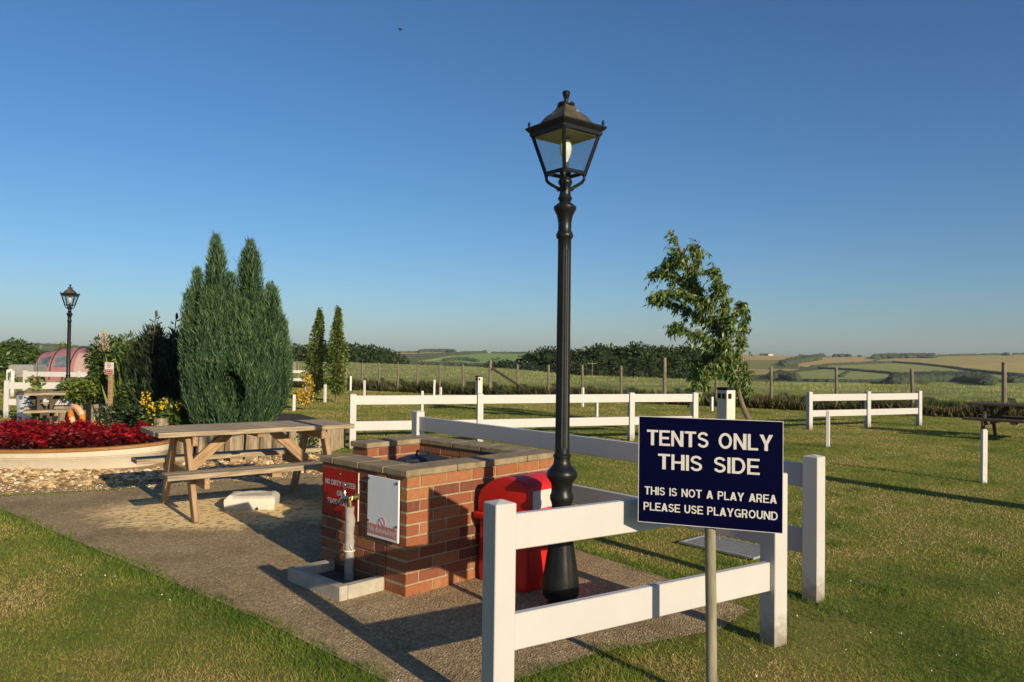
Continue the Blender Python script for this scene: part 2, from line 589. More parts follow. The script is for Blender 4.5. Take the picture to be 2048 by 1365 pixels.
def text(name, s, mt, parent, w, h, org, ux, uz, nrm, off=.02, thick=.0008, word=1.0, font_fit=True):
    cu = bpy.data.curves.new(name, 'FONT')
    cu.body = s
    cu.size = 1
    cu.offset = off
    cu.space_word = word
    cu.resolution_u = 4
    to = bpy.data.objects.new(name + '_c', cu)
    C.objects.link(to)
    bpy.context.view_layer.update()
    dg = bpy.context.evaluated_depsgraph_get()
    me = bpy.data.meshes.new_from_object(to.evaluated_get(dg))
    bpy.data.objects.remove(to)
    bpy.data.curves.remove(cu)
    co = np.empty(len(me.vertices) * 3)
    me.vertices.foreach_get('co', co)
    co = co.reshape(-1, 3)
    mn, mxx = co.min(0), co.max(0)
    u = (co[:, 0] - mn[0]) / (mxx[0] - mn[0]) * w
    q = (co[:, 1] - mn[1]) / (mxx[1] - mn[1]) * h
    ux, uz, nrm, org = (np.array(t, float) for t in (ux, uz, nrm, org))
    me.vertices.foreach_set('co', (org + u[:, None] * ux + q[:, None] * uz + nrm * thick).ravel())
    me.update()
    me.materials.clear()
    me.materials.append(mt)
    me.name = name
    o = bpy.data.objects.new(name, me)
    C.objects.link(o)
    o.parent = parent
    return o


def _arc(cx, cy, rx, ry, a0, a1, n=10):
    return [(cx + rx * math.cos(math.radians(a0 + (a1 - a0) * i / n)), cy + ry * math.sin(math.radians(a0 + (a1 - a0) * i / n))) for i in range(n + 1)]


def _stroke(pts, t, closed=False):
    """constant-width strip along a centre line, as quads"""
    n = len(pts)
    Ls, Rs = [], []
    for i in range(n):
        a = pts[(i - 1) % n] if closed else pts[max(i - 1, 0)]
        b = pts[(i + 1) % n] if closed else pts[min(i + 1, n - 1)]
        dx, dy = b[0] - a[0], b[1] - a[1]
        l = math.hypot(dx, dy)
        nx, ny = -dy / l * t / 2, dx / l * t / 2
        Ls.append((pts[i][0] + nx, pts[i][1] + ny))
        Rs.append((pts[i][0] - nx, pts[i][1] - ny))
    return [[Rs[i], Rs[(i + 1) % n], Ls[(i + 1) % n], Ls[i]] for i in range(n if closed else n - 1)]


def _r(x0, y0, x1, y1):
    return [(x0, y0), (x1, y0), (x1, y1), (x0, y1)]


def glyph(c):
    """bold grotesque capitals, cap height 1: polygons and advance width"""
    t, h = .168, .140
    if c == 'T':
        return [_r(0, 1 - h, .70, 1), _r(.25, 0, .45, 1 - h)], .70
    if c == 'I':
        return [_r(0, 0, t, 1)], t
    if c == 'L':
        return [_r(0, 0, t, 1), _r(t, 0, .60, h)], .60
    if c in 'EF':
        p = [_r(0, 0, t, 1), _r(t, 1 - h, .66 if c == 'E' else .62, 1), _r(t, .43, .60 if c == 'E' else .56, .43 + .15)]
        if c == 'E':
            p.append(_r(t, 0, .67, h))
        return p, .67 if c == 'E' else .62
    if c == 'H':
        return [_r(0, 0, t, 1), _r(.55, 0, .75, 1), _r(t, .42, .55, .42 + h)], .75
    if c == 'N':
        return [_r(0, 0, t, 1), _r(.55, 0, .75, 1), [(t, 1), (t, .66), (.55, 0), (.55, .34)]], .75
    if c == 'Y':
        return [_r(.285, 0, .485, .40), [(0, 1), (.285, .40), (.385, .58), (.225, 1)], [(.77, 1), (.545, 1), (.385, .58), (.485, .40)], [(.285, .40), (.485, .40), (.385, .58)]], .77
    if c == 'A':
        return [[(0, 0), (.215, 0), (.385, .56), (.385, 1), (.28, 1)], [(.78, 0), (.50, 1), (.385, 1), (.385, .56), (.565, 0)], [(.270, .18), (.508, .18), (.460, .335), (.318, .335)]], .78
    if c == 'W':
        return [[(0, 1), (.20, 1), (.335, .35), (.335, 0), (.22, 0)], [(.335, 0), (.42, 0), (.535, .62), (.535, 1), (.46, 1), (.335, .35)],
                [(.535, 1), (.535, .62), (.65, 0), (.735, 0), (.735, .35), (.61, 1)], [(.735, 0), (.85, 0), (1.07, 1), (.87, 1), (.735, .35)]], 1.07
    if c == 'O':
        return _stroke(_arc(.415, .5, .315, .42, 0, 345, 23), t * .93, True), .83
    if c == 'D':
        return [_r(0, 0, t, 1)] + _stroke([(t, .0 + h / 2)] + _arc(.33, .5, .32, .5 - h / 2, -90, 90, 14) + [(t, 1 - h / 2)], t * .9), .75
    if c == 'U':
        return _stroke([(.1, 1)] + [(.1, .6)] + _arc(.365, .36, .265, .28, 180, 360, 12) + [(.63, .6), (.63, 1)], t), .73
    if c in 'PR':
        p = [_r(0, 0, t, 1)] + _stroke([(t, 1 - h / 2)] + _arc(.42, .70, .16, .30 - h / 2, 90, -90, 10) + [(t, .40 + h / 2)], t * .85)
        if c == 'R':
            p.append([(.34, .40), (.55, .42), (.60, .32), (.63, 0), (.42, 0), (.40, .28)])
        return p, .68 if c == 'P' else .69
    if c == 'G':
        return _stroke(_arc(.415, .5, .315, .42, 42, 322, 18), t * .93) + [_r(.44, .36, .77, .51), _r(.62, 0.02, .77, .36)], .78
    if c == 'S':
        return _stroke(_arc(.34, .72, .24, .20, 15, 190, 9) + _arc(.34, .70, .24, .16, 205, 262, 4) + _arc(.34, .30, .25, .20, 78, -20, 6) + _arc(.34, .285, .25, .205, -30, -170, 9), t * .88), .68
    return [], .30


def caps(s, mt, parent, w, h, org, word=.42, nrm=(0, -1, 0), thick=.0012):
    """a line of capitals w wide and h high standing in the local x-z plane"""
    polys, x = [], 0
    for c in s:
        if c == ' ':
            x += word
            continue
        p, a = glyph(c)
        polys += [[(q[0] + x, q[1]) for q in g_] for g_ in p]
        x += a + .075
    x -= .075
    vs, fs = [], []
    for g_ in polys:
        ar = sum(g_[i][0] * g_[(i + 1) % len(g_)][1] - g_[(i + 1) % len(g_)][0] * g_[i][1] for i in range(len(g_)))
        if ar < 0:
            g_ = g_[::-1]
        fs.append(tuple(range(len(vs), len(vs) + len(g_))))
        vs += [(org[0] + q[0] / x * w, org[1] - thick, org[2] + q[1] * h) for q in g_]
    me = bpy.data.meshes.new('lettering')
    me.from_pydata(vs, [], fs)
    me.materials.append(mt)
    o = bpy.data.objects.new('lettering', me)
    C.objects.link(o)
    o.parent = parent
    return o


def vnoise(x, y, s, seed=0):
    """smooth value noise on numpy arrays"""
    t = np.random.default_rng(seed).random((256, 256))
    x, y = x / s, y / s
    xi, yi = np.floor(x).astype(int), np.floor(y).astype(int)
    fx, fy = x - xi, y - yi
    fx, fy = fx * fx * (3 - 2 * fx), fy * fy * (3 - 2 * fy)
    g = lambda a, b_: t[a % 256, b_ % 256]
    return (g(xi, yi) * (1 - fx) + g(xi + 1, yi) * fx) * (1 - fy) + (g(xi, yi + 1) * (1 - fx) + g(xi + 1, yi + 1) * fx) * fy


def inpoly(x, y, poly):
    r = np.zeros(x.shape, bool)
    n = len(poly)
    for i in range(n):
        x0, y0 = poly[i][:2]
        x1, y1 = poly[(i + 1) % n][:2]
        c = ((y0 > y) != (y1 > y))
        xx = (x1 - x0) * (y - y0) / ((y1 - y0) if y1 != y0 else 1e-9) + x0
        r ^= c & (x < xx)
    return r


def polydist(x, y, poly):
    d = np.full(x.shape, 1e9)
    n = len(poly)
    for i in range(n):
        x0, y0 = poly[i][:2]
        x1, y1 = poly[(i + 1) % n][:2]
        dx, dy = x1 - x0, y1 - y0
        t = np.clip(((x - x0) * dx + (y - y0) * dy) / (dx * dx + dy * dy + 1e-9), 0, 1)
        d = np.minimum(d, np.hypot(x - x0 - t * dx, y - y0 - t * dy))
    return d


# ------------------------------------------------------------------ terrain
def crest(px):       # depth where the near land starts to fall away
    return np.interp(px, [-400, 300, 700, 800, 1000, 1150, 1400, 1600, 2000, 2600], [110, 110, 100, 86, 64, 42, 36, 32, 31, 31])


RX = [-600, 0, 100, 200, 600, 800, 880, 1000, 1100, 1300, 1500, 1620, 1750, 1900, 2048, 2700]
RY = [686, 690, 692, 699, 703, 706, 704.5, 707.5, 708, 710, 711, 713, 714, 712, 709, 706]


def epx(d, px):      # terrain angle above the horizon beyond 300 m
    rg = hor(px) - np.interp(px, RX, RY)
    ds = [300, 450, 700, 1000, 1500]
    es = [-62, -50, -34, -20, -6]
    e = np.interp(d, ds, es)
    t = np.clip((d - 1500) / 700, 0, 1)
    return np.where(d > 1500, -6 + (rg + 6) * (1 - (1 - t) ** 1.5), e)


def terr(d, px):
    zc = crest(px)
    z300 = CAMH - 62 * 300 / FPX
    k = np.clip((d - zc) / (300 - zc), 0, 1)
    near = z300 * k
    far = CAMH + epx(d, px) * d / FPX
    rg = hor(px) - np.interp(px, RX, RY)
    zr = CAMH + rg * 2200 / FPX
    far = np.where(d > 2200, zr - (d - 2200) * .012, far)
    return np.where(d <= 300, near, far)


def tpt(px, d):
    return Vector(((px - 1024) / FPX * d, d, float(terr(np.array(float(d)), np.array(float(px))))))


def hill(px, py):
    """the hillside point seen at a photo pixel"""
    e = hor(px) - py
    ds = np.linspace(320, 2190, 900)
    es = epx(ds, np.full(900, float(px)))
    i = int(np.argmin(np.abs(es - e)))
    return tpt(px, ds[i]), ds[i]


pxs = np.concatenate([np.arange(-900, 2961, 5.0)])
u_f = (pxs - 1024) / FPX
dirs = np.stack([u_f, np.ones_like(u_f)], 1)
aB = np.linspace(math.atan2(u_f[-1], 1), 2 * PI + math.atan2(u_f[0], 1), 50)[1:-1]
dirs = np.vstack([dirs, np.stack([np.sin(aB), np.cos(aB)], 1) * 1.6])
pxall = np.concatenate([pxs, np.interp(np.linspace(0, 1, 48), [0, 1], [2960, -900])])
rows = np.concatenate([[.3, 3, 8, 16, 24], np.linspace(28, 120, 40), np.linspace(130, 300, 14), np.linspace(312, 2200, 175), [2260, 2400, 2800, 3600, 5000, 8000]])
D, PX = np.meshgrid(rows, pxall, indexing='ij')
Z = terr(D, PX)
X = D * dirs[None, :, 0]
Y = D * dirs[None, :, 1]
Z = Z - .03
nr, nc = D.shape
idx = np.arange(nr * nc).reshape(nr, nc)
i0, i1 = idx[:-1], idx[1:]
Fq = np.stack([i0, np.roll(i0, -1, 1), np.roll(i1, -1, 1), i1], -1).reshape(-1, 4)
V = np.stack([X, Y, Z], -1).reshape(-1, 3)
ter = np_mesh('ground', V, Fq, M['terrain'])
me = ter.data
# real colours of the fields on the hillsides
ey = (hor(PX) - (Z + .03 - CAMH) * FPX / D).ravel()
ex = PX.ravel()
col = np.empty((nr * nc, 4), np.float32)
col[:] = (.125, .135, .055, 1)
nearm = (D.ravel() < 290)
col[nearm] = (.13, .15, .045, 1)
FIELDS = [
    ([(0, 690), (230, 700), (230, 712), (0, 712)], (0.125, 0.163, 0.088)),
    ([(-200, 708), (230, 708), (230, 760), (-200, 760)], (0.188, 0.225, 0.062)),
    ([(40, 696), (120, 697), (120, 702), (40, 702)], (0.213, 0.213, 0.112)),
    ([(780, 705), (911, 704.5), (903, 711), (835, 713), (780, 713)], (0.362, 0.294, 0.150)),
    ([(780, 713), (903, 711), (870, 720), (780, 724)], (0.112, 0.131, 0.056)),
    ([(855, 723), (911, 711.5), (971, 706.5), (1053, 708), (1050, 715), (1075, 722), (1075, 735), (940, 735), (900, 728)], (0.156, 0.250, 0.094)),
    ([(795, 729), (900, 713), (912, 711), (905, 715), (820, 730)], (0.300, 0.325, 0.150)),
    ([(1440, 711), (1602, 712.5), (1590, 720), (1440, 720)], (0.338, 0.256, 0.138)),
    ([(1440, 720), (1560, 720), (1560, 736), (1440, 740)], (0.169, 0.175, 0.075)),
    ([(1600, 727), (1647, 715), (1744, 714), (1749, 721), (1665, 732), (1600, 735)], (0.331, 0.256, 0.138)),
    ([(1620, 737), (1679, 731), (1789, 726.5), (1914, 737), (1970, 747), (1846, 756), (1759, 748), (1689, 741)], (0.213, 0.231, 0.106)),
    ([(1749, 721), (1830, 713), (2080, 706), (2080, 730), (1914, 733), (1789, 726)], (0.281, 0.250, 0.119)),
    ([(1914, 733), (2080, 722), (2080, 756), (1988, 749)], (0.312, 0.275, 0.125)),
    ([(1560, 748), (1670, 737), (1760, 745), (1850, 772), (1560, 775)], (0.213, 0.250, 0.119)),
    ([(1850, 757), (1970, 748), (2080, 752), (2080, 775), (1860, 775)], (0.188, 0.237, 0.094)),
    ([(1460, 738), (1600, 738), (1560, 748), (1460, 752)], (0.300, 0.250, 0.138)),
]
for poly, c in FIELDS:
    col[inpoly(ex, ey, poly) & ~nearm, :3] = np.array(c) * np.array((1.36, 1.30, 1.05))
at = me.attributes.new('field', 'FLOAT_COLOR', 'POINT')
at.data.foreach_set('color', col.ravel())
me.polygons.foreach_set('use_smooth', [True] * len(me.polygons))
tag(ter, kind='structure')

# ------------------------------------------------------------------ lawn, path, gravel
FL, FR = Vector((-11.5, 35.5, 0)), Vector((17.0, 17.8, 0))


def fence_y(x):
    return np.interp(x, [-60, -11.5, -7.05, 13.04, 26], [60, 35.6, 32.75, 20.26, 12.2])


xs = np.linspace(-60, 26, 173)
vs, fs = [], []
NY = 60
for i, x in enumerate(xs):
    ty = float(fence_y(x)) + .5
    for j in range(NY):
        vs.append((x, -8 + (ty + 8) * j / (NY - 1), 0))
for i in range(len(xs) - 1):
    for j in range(NY - 1):
        a_ = i * NY + j
        fs.append((a_, a_ + NY, a_ + NY + 1, a_ + 1))
tag(np_mesh('lawn', vs, fs, M['lawn']), kind='structure')

SLAB = [G(-500, 867), G(0, 995), G(330, 975), G(640, 957), G(900, 935), Vector((.62, 6.62, 0)), G(1150, 1101), G(1341, 1160), G(1500, 1222), G(1440, 1262), G(1208, 1305), G(1031, 1365), Vector((-.12, 3.10, 0)), G(760, 1360), G(513, 1239), G(219, 1113), G(0, 1020), G(-500, 876)]
SLAB = [(p.x, p.y) for p in SLAB]


def sheet(name, poly, z, mt, kind='structure', th=.0):
    bm = bmesh.new()
    f = bm.faces.new([bm.verts.new((p[0], p[1], z)) for p in poly])
    bmesh.ops.triangulate(bm, faces=[f])
    bmesh.ops.recalc_face_normals(bm, faces=bm.faces)
    for f in bm.faces:
        if f.normal.z < 0:
            f.normal_flip()
    me = bpy.data.meshes.new(name)
    bm.to_mesh(me)
    bm.free()
    me.materials.append(mt)
    o = bpy.data.objects.new(name, me)
    C.objects.link(o)
    return tag(o, kind=kind)


sheet('path', SLAB, .008, M['slab'])
M['slab2'] = mat('pale_concrete', (.30, .25, .17), (.42, .36, .26), 3, .95, .4, 60, .004)
YARD = [(-14.5, 13.2), (-11.0, 16.2), (-9.6, 16.4), (-9.2, 13.2), (-9.0, 12.4), (-12.5, 11.4)]
sheet('yard', YARD, .008, M['slab2'])
GRAV = [(-12, 6.8), (-5.3, 7.9), (-3.84, 8.56), (-2.35, 9.32), (-1.75, 9.7), (-2.6, 11.6), (-3.6, 11.0), (-4.35, 10.4), (-5.2, 11.9), (-7.6, 12.0), (-12, 12)]
M['gravel'] = mat('gravel_bed', (.22, .15, .08), (.48, .35, .20), 45, .95, 1, 40, .03)
sheet('gravel_bed', GRAV, .004, M['gravel'])
# loose stones lying on the gravel bed
GP = [(-9, 7.35), (-5.3, 7.93), (-3.84, 8.56), (-2.35, 9.32), (-1.9, 9.6), (-2.9, 11.3), (-3.6, 10.8), (-4.35, 10.2), (-4.75, 9.6), (-9, 9.6)]
n = 15000
gx = rng.uniform(-9, -1.8, n)
gy = rng.uniform(7.3, 11.4, n)
ok = inpoly(gx, gy, GP)
gx, gy = gx[ok], gy[ok]
mb = MB()
dd = polydist(gx, gy, SLAB)
for x, y, d_ in zip(gx, gy, dd):
    big = d_ > .42
    r = random.uniform(.014, .036) if big else random.uniform(.006, .013)
    if x > -4.2 and random.random() < .5:
        r *= .55
    mb.blob((x, y, .004 + r * .4), r, 1, .3, (random.uniform(.8, 1.5), random.uniform(.7, 1.1), random.uniform(.45, .75)))
tag(mb.build('pebbles', M['pebble']), 'golden brown stones strewn before the cream boat planter', 'gravel', kind='stuff')

# ------------------------------------------------------------------ lawn grass
BED = [(-2.75, 12.9), (-2.75, 11.75), (-4.3, 10.45), (-5.4, 12.4), (-7.2, 15.2), (-8.4, 15.8), (-9.8, 15.9), (-9.6, 18.5), (-5, 18), (-3, 15)]
BRK = [(-.64, 4.75), (.35, 5.82), (-.81, 6.89), (-1.79, 5.83)]
FEET = [(1.405, 4.09), (1.906, 4.82), (-.98, 8.05), (-2.53, 12.25), (-.53, 12.93), (2.19, 13.98), (3.44, 14.36), (6.47, 16.62), (8.05, 17.3), (9.59, 18.02), (5.5, 13.3), (5.92, 9.6), (4.86, 15.5), (3.17, 11.3), (9.0, 15.2), (9.6, 15.7), (.9, 3.33)]
NB = 900000
u = rng.random(NB)
gd = 1.7 * (36 / 1.7) ** u
gp = rng.uniform(-260, 2310, NB)
gx = (gp - 1024) / FPX * gd
gy = gd
ins = inpoly(gx, gy, SLAB)
sd = polydist(gx, gy, SLAB)
wob = vnoise(gx, gy, .16, 3) * .15 - .02 + vnoise(gx, gy, .035, 4) * .04
ok = ~(ins & (sd > wob - .03)) & (gy < fence_y(gx) + .25) & ~inpoly(gx, gy, BED) & ~inpoly(gx, gy, GRAV) & ~inpoly(gx, gy, YARD) & ~inpoly(gx, gy, BRK)
# bare trodden earth near the end of the path
bare = np.hypot((gx - 1.25) * 1.0, (gy - 4.35) * 1.3)
ok &= ~((bare < .55 + .35 * vnoise(gx, gy, .15, 9)) & (rng.random(NB) < .72))
gx, gy, gd, sd, ins = gx[ok], gy[ok], gd[ok], sd[ok], ins[ok]
n = len(gx)
dry = .5 * vnoise(gx, gy, .75, 1) + .3 * vnoise(gx, gy, .25, 2) + .2 * vnoise(gx, gy, 2.6, 5)
edge = np.clip(1 - sd / .28, 0, 1)
for tx, ty in FEET + [(float(a_), float(b_)) for a_, b_ in zip(rng.uniform(-3.2, 6.5, 70), rng.uniform(2.2, 12, 70))]:
    edge = np.maximum(edge, np.clip(1.25 - np.hypot(gx - tx, gy - ty) / .16, 0, 1))
Lh = (.012 + .016 * rng.random(n)) * (1 + .018 * gd) * (1 + .95 * edge) * (1.2 - .35 * dry)
Wd = .0030 * (gd / 3) ** .82
lean = rng.normal(size=(n, 2)) * .75
P = np.stack([gx, gy, np.full(n, -.004)], 1)
ax = np.stack([lean[:, 0], lean[:, 1], np.ones(n)], 1)
ax = unit(ax)
S = unit(np.cross(ax, rng.normal(size=(n, 3))))
V = np.empty((n, 3, 3))
V[:, 0] = P - S * Wd[:, None] * .5
V[:, 1] = P + S * Wd[:, None] * .5
V[:, 2] = P + ax * Lh[:, None]
tone = np.clip(.17 - .1 * edge + .95 * (dry - .28) * 1.7 * (1 - .7 * edge) + rng.normal(size=n) * .18, 0, 1)
tag(np_mesh('grass', V.reshape(-1, 3), np.arange(n * 3).reshape(n, 3), M['grass'], None, np.repeat(tone, 3)),
    'short mown grass with dry straw patches on the lawn', 'grass', kind='stuff')
# clover heads
n = 700
u = rng.random(n)
cdp = 2.0 * (26 / 2.0) ** u
cx = (rng.uniform(-200, 2250, n) - 1024) / FPX * cdp
ok = ~inpoly(cx, cdp, SLAB) & (vnoise(cx, cdp, 1.3, 8) > .42) & (cdp < fence_y(cx)) & ~inpoly(cx, cdp, BED) & ~inpoly(cx, cdp, GRAV) & ~inpoly(cx, cdp, BRK)
mb = MB()
for x, y in zip(cx[ok], cdp[ok]):
    r = random.uniform(.0018, .0040) * (1 + .03 * y)
    mb.blob((x, y, random.uniform(.03, .05)), r, 1, .25)
tag(mb.build('clover_flowers', M['clover']), 'tiny white clover heads scattered through the lawn', 'clover', kind='stuff')

# ------------------------------------------------------------------ barley crop and rough margin
fronts = np.arange(-100, 2500, 12.0)


def front_d(px):     # depth at which the crop begins, just behind the wire fence
    uu = (px - 1024) / FPX
    s = (uu * FL.y - FL.x) / ((FR.x - FL.x) - uu * (FR.y - FL.y))
    return FL.y + s * (FR.y - FL.y) + .55


ks = np.linspace(0, 1, 70)
cp = np.arange(545, 2500, 8.0)
fd = front_d(cp)
vs, fs = [], []
for i, p_ in enumerate(cp):
    d0, d1 = fd[i], crest(p_) + 45
    for j, k in enumerate(ks):
        d_ = d0 + (d1 - d0) * k ** 1.6
        X_ = (p_ - 1024) / FPX * d_
        z_ = float(terr(np.array(d_), np.array(p_))) + (.50 if j else .0) + .10 * (vnoise(np.array([X_]), np.array([d_]), .9, 6)[0] - .5)
        vs.append((X_, d_, z_))
for i in range(len(cp) - 1):
    for j in range(len(ks) - 1):
        a_ = i * len(ks) + j
        fs.append((a_, a_ + len(ks), a_ + len(ks) + 1, a_ + 1))
cvs, cfs = np.array(vs), np.array(fs)
cr = np.clip(.88 + .4 * (vnoise(cvs[:, 0], cvs[:, 1], 2.0, 7) - .5) + rng.normal(size=len(cvs)) * .12, 0, 1)
n = 150000
bp = rng.uniform(545, 2300, n)
b0 = front_d(bp)
kk = np.where(rng.random(n) < .45, rng.random(n) * 2.2, (rng.random(n) ** 1.5) * (crest(bp) + 18 - b0))
bd = b0 - .1 + kk
bx = (bp - 1024) / FPX * bd
bz = terr(bd, bp)
hh = rng.uniform(.42, .60, n)
st = np.where(kk < 2.2, 0, .30)
P = np.stack([bx, bd, bz + st], 1)
A = np.stack([rng.normal(size=n) * .22, rng.normal(size=n) * .22, np.ones(n)], 1)
tone = np.clip(.5 + .45 * (vnoise(bx, bd, 1.6, 7) - .5) + rng.normal(size=n) * .15 + np.where(kk > 2.2, .30, 0), 0, 1)
tag(leaves('barley_crop', P, A, (hh - st * .6) * np.where(kk < 2.2, 1, .85), .012 + .0005 * bd, M['crop'], None, tone, .05, (cvs, cfs, cr)),
    'green barley field behind the wire fence', 'crop', kind='stuff')
n = 26000
bp = rng.uniform(545, 2300, n)
bd = front_d(bp) - .62 + np.abs(rng.normal(size=n)) * .35
bx = (bp - 1024) / FPX * bd
P = np.stack([bx, bd, np.zeros(n)], 1)
A = np.stack([rng.normal(size=n) * .35, rng.normal(size=n) * .35, np.ones(n)], 1)
big = vnoise(bx, bd, 1.2, 12)
tag(leaves('rough_weeds', P, A, (.12 + .42 * rng.random(n)) * (.4 + big), .035, M['weeds'], None, np.clip(rng.random(n) * .6 + .55 * vnoise(bx, bd, 1.7, 13) - .1, 0, 1), .1),
    'rough dry weeds along the foot of the wire fence', 'weeds', kind='stuff')

# ------------------------------------------------------------------ wire fence
wf = thing('wire_fence', 'long wire mesh fence on wooden posts between the lawn and the barley', 'fence', (0, 0, 0))
WP = [(-9.6, 34.4, 1.15), (-8.3, 33.55, 1.15), (-7.09, 32.77, 1.16), (-6.31, 32.29, 1.17), (-5.5, 31.79, 1.18), (-4.64, 31.25, 1.18), (-3.77, 30.71, 1.16), (-2.82, 30.12, 1.16), (-1.87, 29.53, 1.17), (-.81, 28.87, 1.38), (.22, 28.23, 1.23), (1.33, 27.54, 1.23), (2.49, 26.82, 1.25), (3.74, 26.04, 1.24), (5.05, 25.23, 1.53), (6.5, 24.33, 1.28), (7.95, 23.43, 1.28), (9.52, 22.45, 1.31), (11.2, 21.4, 1.31), (13.04, 20.26, 1.52), (14.8, 19.15, 1.3)]
for x, y, h in WP:
    r = .062 if h > 1.35 else random.uniform(.040, .05)
    mb = MB()
    mb.tube([(x, y, -.1), (x + random.uniform(-.01, .01), y, h * .5), (x + random.uniform(-.02, .02), y, h)], [r * 1.05, r, r * .95], 9)
    mb.build('post', M['wood_post'], wf, True)
mb = MB()
mb.tube([(-.72, 28.80, 1.05), (1.0, 27.6, .02)], .042, 8)
mb.build('brace', M['wood_dark'], wf, True)
mb = MB()
for a_, b_ in zip(WP[:-1], WP[1:]):
    for q in (.12, .55, .93):
        mb.tube([(a_[0], a_[1] - .05, min(a_[2], 1.25) * q + .05), ((a_[0] + b_[0]) / 2, (a_[1] + b_[1]) / 2 - .05, 1.2 * q + .03), (b_[0], b_[1] - .05, min(b_[2], 1.25) * q + .05)], .003, 3)
mb.build('line_wire', M['wire'], wf)
mb = MB()
p0, p1 = Vector(WP[2][:2] + (0,)), Vector(WP[-1][:2] + (0,))
Lf = (p1 - p0).length
dF = (p1 - p0) / Lf
s = 0.0
while s < Lf - 1.1:
    q = p0 + dF * s + Vector((0, -.055, .06))
    mb.tube([q, q + dF * 1.05 + Vector((0, 0, 1.05))], .0013, 3)
    mb.tube([q + Vector((0, .004, 1.05)), q + dF * 1.05 + Vector((0, .004, 0))], .0013, 3)
    s += .085
mb.build('wire_mesh', M['wire'], wf)

# ------------------------------------------------------------------ white post and rail fences


def white_fence(pts, label, h=.9, s=.1, rails=((.285, .435), (.70, .848)), over=0, ext=None, yaw=None):
    o = thing('white_fence', label, 'fence', (pts[0][0], pts[0][1], 0), 0)
    p0 = Vector((pts[0][0], pts[0][1], 0))
    for i, p in enumerate(pts):
        q = Vector((p[0], p[1], 0)) - p0
        a = Vector(pts[min(i + 1, len(pts) - 1)][:2]) - Vector(pts[max(i - 1, 0)][:2])
        ang = math.atan2(a.y, a.x)
        mb = MB()
        k = s / 2
        prof = [(k, -.05), (k, h * .5), (k, h - .004), (k - .002, h), (0.001, h + .013)]
        vs, fs = [], []
        for r, z in prof:
            for cx, cy in ((-1, -1), (1, -1), (1, 1), (-1, 1)):
                x, y = cx * r, cy * r
                vs.append((x * math.cos(ang) - y * math.sin(ang), x * math.sin(ang) + y * math.cos(ang), z))
        for j in range(len(prof) - 1):
            for t in range(4):
                fs.append((j * 4 + t, j * 4 + (t + 1) % 4, j * 4 + 4 + (t + 1) % 4, j * 4 + 4 + t))
        fs.append((3, 2, 1, 0))
        fs.append(tuple(len(vs) - 4 + t for t in range(4)))
        mb.add(vs, fs)
        mb.build('post', M['vinyl'], o, False, .003, q)
    for a, b in zip(pts[:-1], pts[1:]):
        a3, b3 = Vector((a[0], a[1], 0)) - p0, Vector((b[0], b[1], 0)) - p0
        d = (b3 - a3).normalized()
        for z0, z1 in rails:
            zz = Vector((0, 0, (z0 + z1) / 2))
            mb = MB()
            mb.beam(a3 + d * s * .44 + zz, b3 - d * s * .44 + zz, .038, z1 - z0)
            mb.build('rail', M['vinyl'], o, False, .004)
    return o


white_fence([(-.041, 3.166), (1.405, 4.090)], 'short white post and rail fence in front of the lamp post, nearest the camera')
white_fence([(-1.0, 8.25), (1.906, 4.82)], 'white fence running past the back of the brick enclosure beside the lamp')
SHORT = ((.24, .40), (.655, .81))
white_fence([(-2.53, 12.25), (-.53, 12.93), (2.19, 13.98), (3.44, 14.36)], 'long four-post white fence across the lawn behind the brick enclosure', .87)
white_fence([(6.47, 16.62), (8.05, 17.30), (9.59, 18.02)], 'three-post white fence by the barley at right, near the picnic table', .82, .1, ((.28, .42), (.62, .77)))
white_fence([(-11.23, 17.06), (-9.75, 17.45), (-7.9, 17.9)], 'white fence behind the metal dustbin at the left edge', .83, .1, ((.28, .42), (.64, .79)))
white_fence([(-16.5, 26.0), (-14.75, 26.15), (-13.0, 26.3)], 'white fence in front of the pink tent', .83, .12, ((.30, .44), (.62, .79)))
white_fence([(-16.1, 24.7), (-16.9, 25.7), (-17.6, 26.9)], 'short white fence going back from the left end of the tent pitch', .85, .1, ((.30, .42), (.62, .77)))
white_fence([(-10.6, 30.2), (-8.98, 30.6), (-8.25, 30.8)], 'small distant white fence half hidden by the tall cypress', .85, .1, ((.42, .53), (.74, .85)))

# ------------------------------------------------------------------ white marker pegs
PEGS = [
    ((-7.15, 27.0), .62, 'leaning white peg left of the first slim columnar tree', -.05),
    ((-5.74, 20.26), .42, 'short stout white peg beside the golden bush', .01),
    ((-5.84, 24.02), .55, 'white peg standing between the two slim columnar trees', 0),
    ((-8.0, 34.2), .35, 'far white peg glimpsed behind the right slim columnar tree', 0),
    ((-6.72, 32.0), .60, 'far white peg in front of a wire fence post, right of the slim trees', 0),
    ((-5.33, 27.8), .57, 'white peg on the lawn just left above the long white fence', -.02),
    ((-2.20, 18.97), .62, 'white peg showing through the left bay of the long white fence', 0),
    ((-2.94, 29.1), .58, 'tall white peg near the wire fence left of the hook-up bollard', .02),
    ((-2.57, 27.8), .36, 'short grey white peg left of the far hook-up bollard', 0),
    ((2.18, 23.4), .58, 'white peg before the wire fence just right of the lamp post', 0),
    ((2.18, 19.5), .53, 'white peg behind the top rail of the long white fence, right of the lamp post', 0),
    ((5.84, 22.3), .40, 'white peg seen left of the near hook-up bollard', 0),
    ((5.50, 13.3), .62, 'white peg on the lawn in front of the three-post fence', .02),
    ((5.92, 9.6), .66, 'nearest white peg, alone on the open lawn at right', -.02),
]
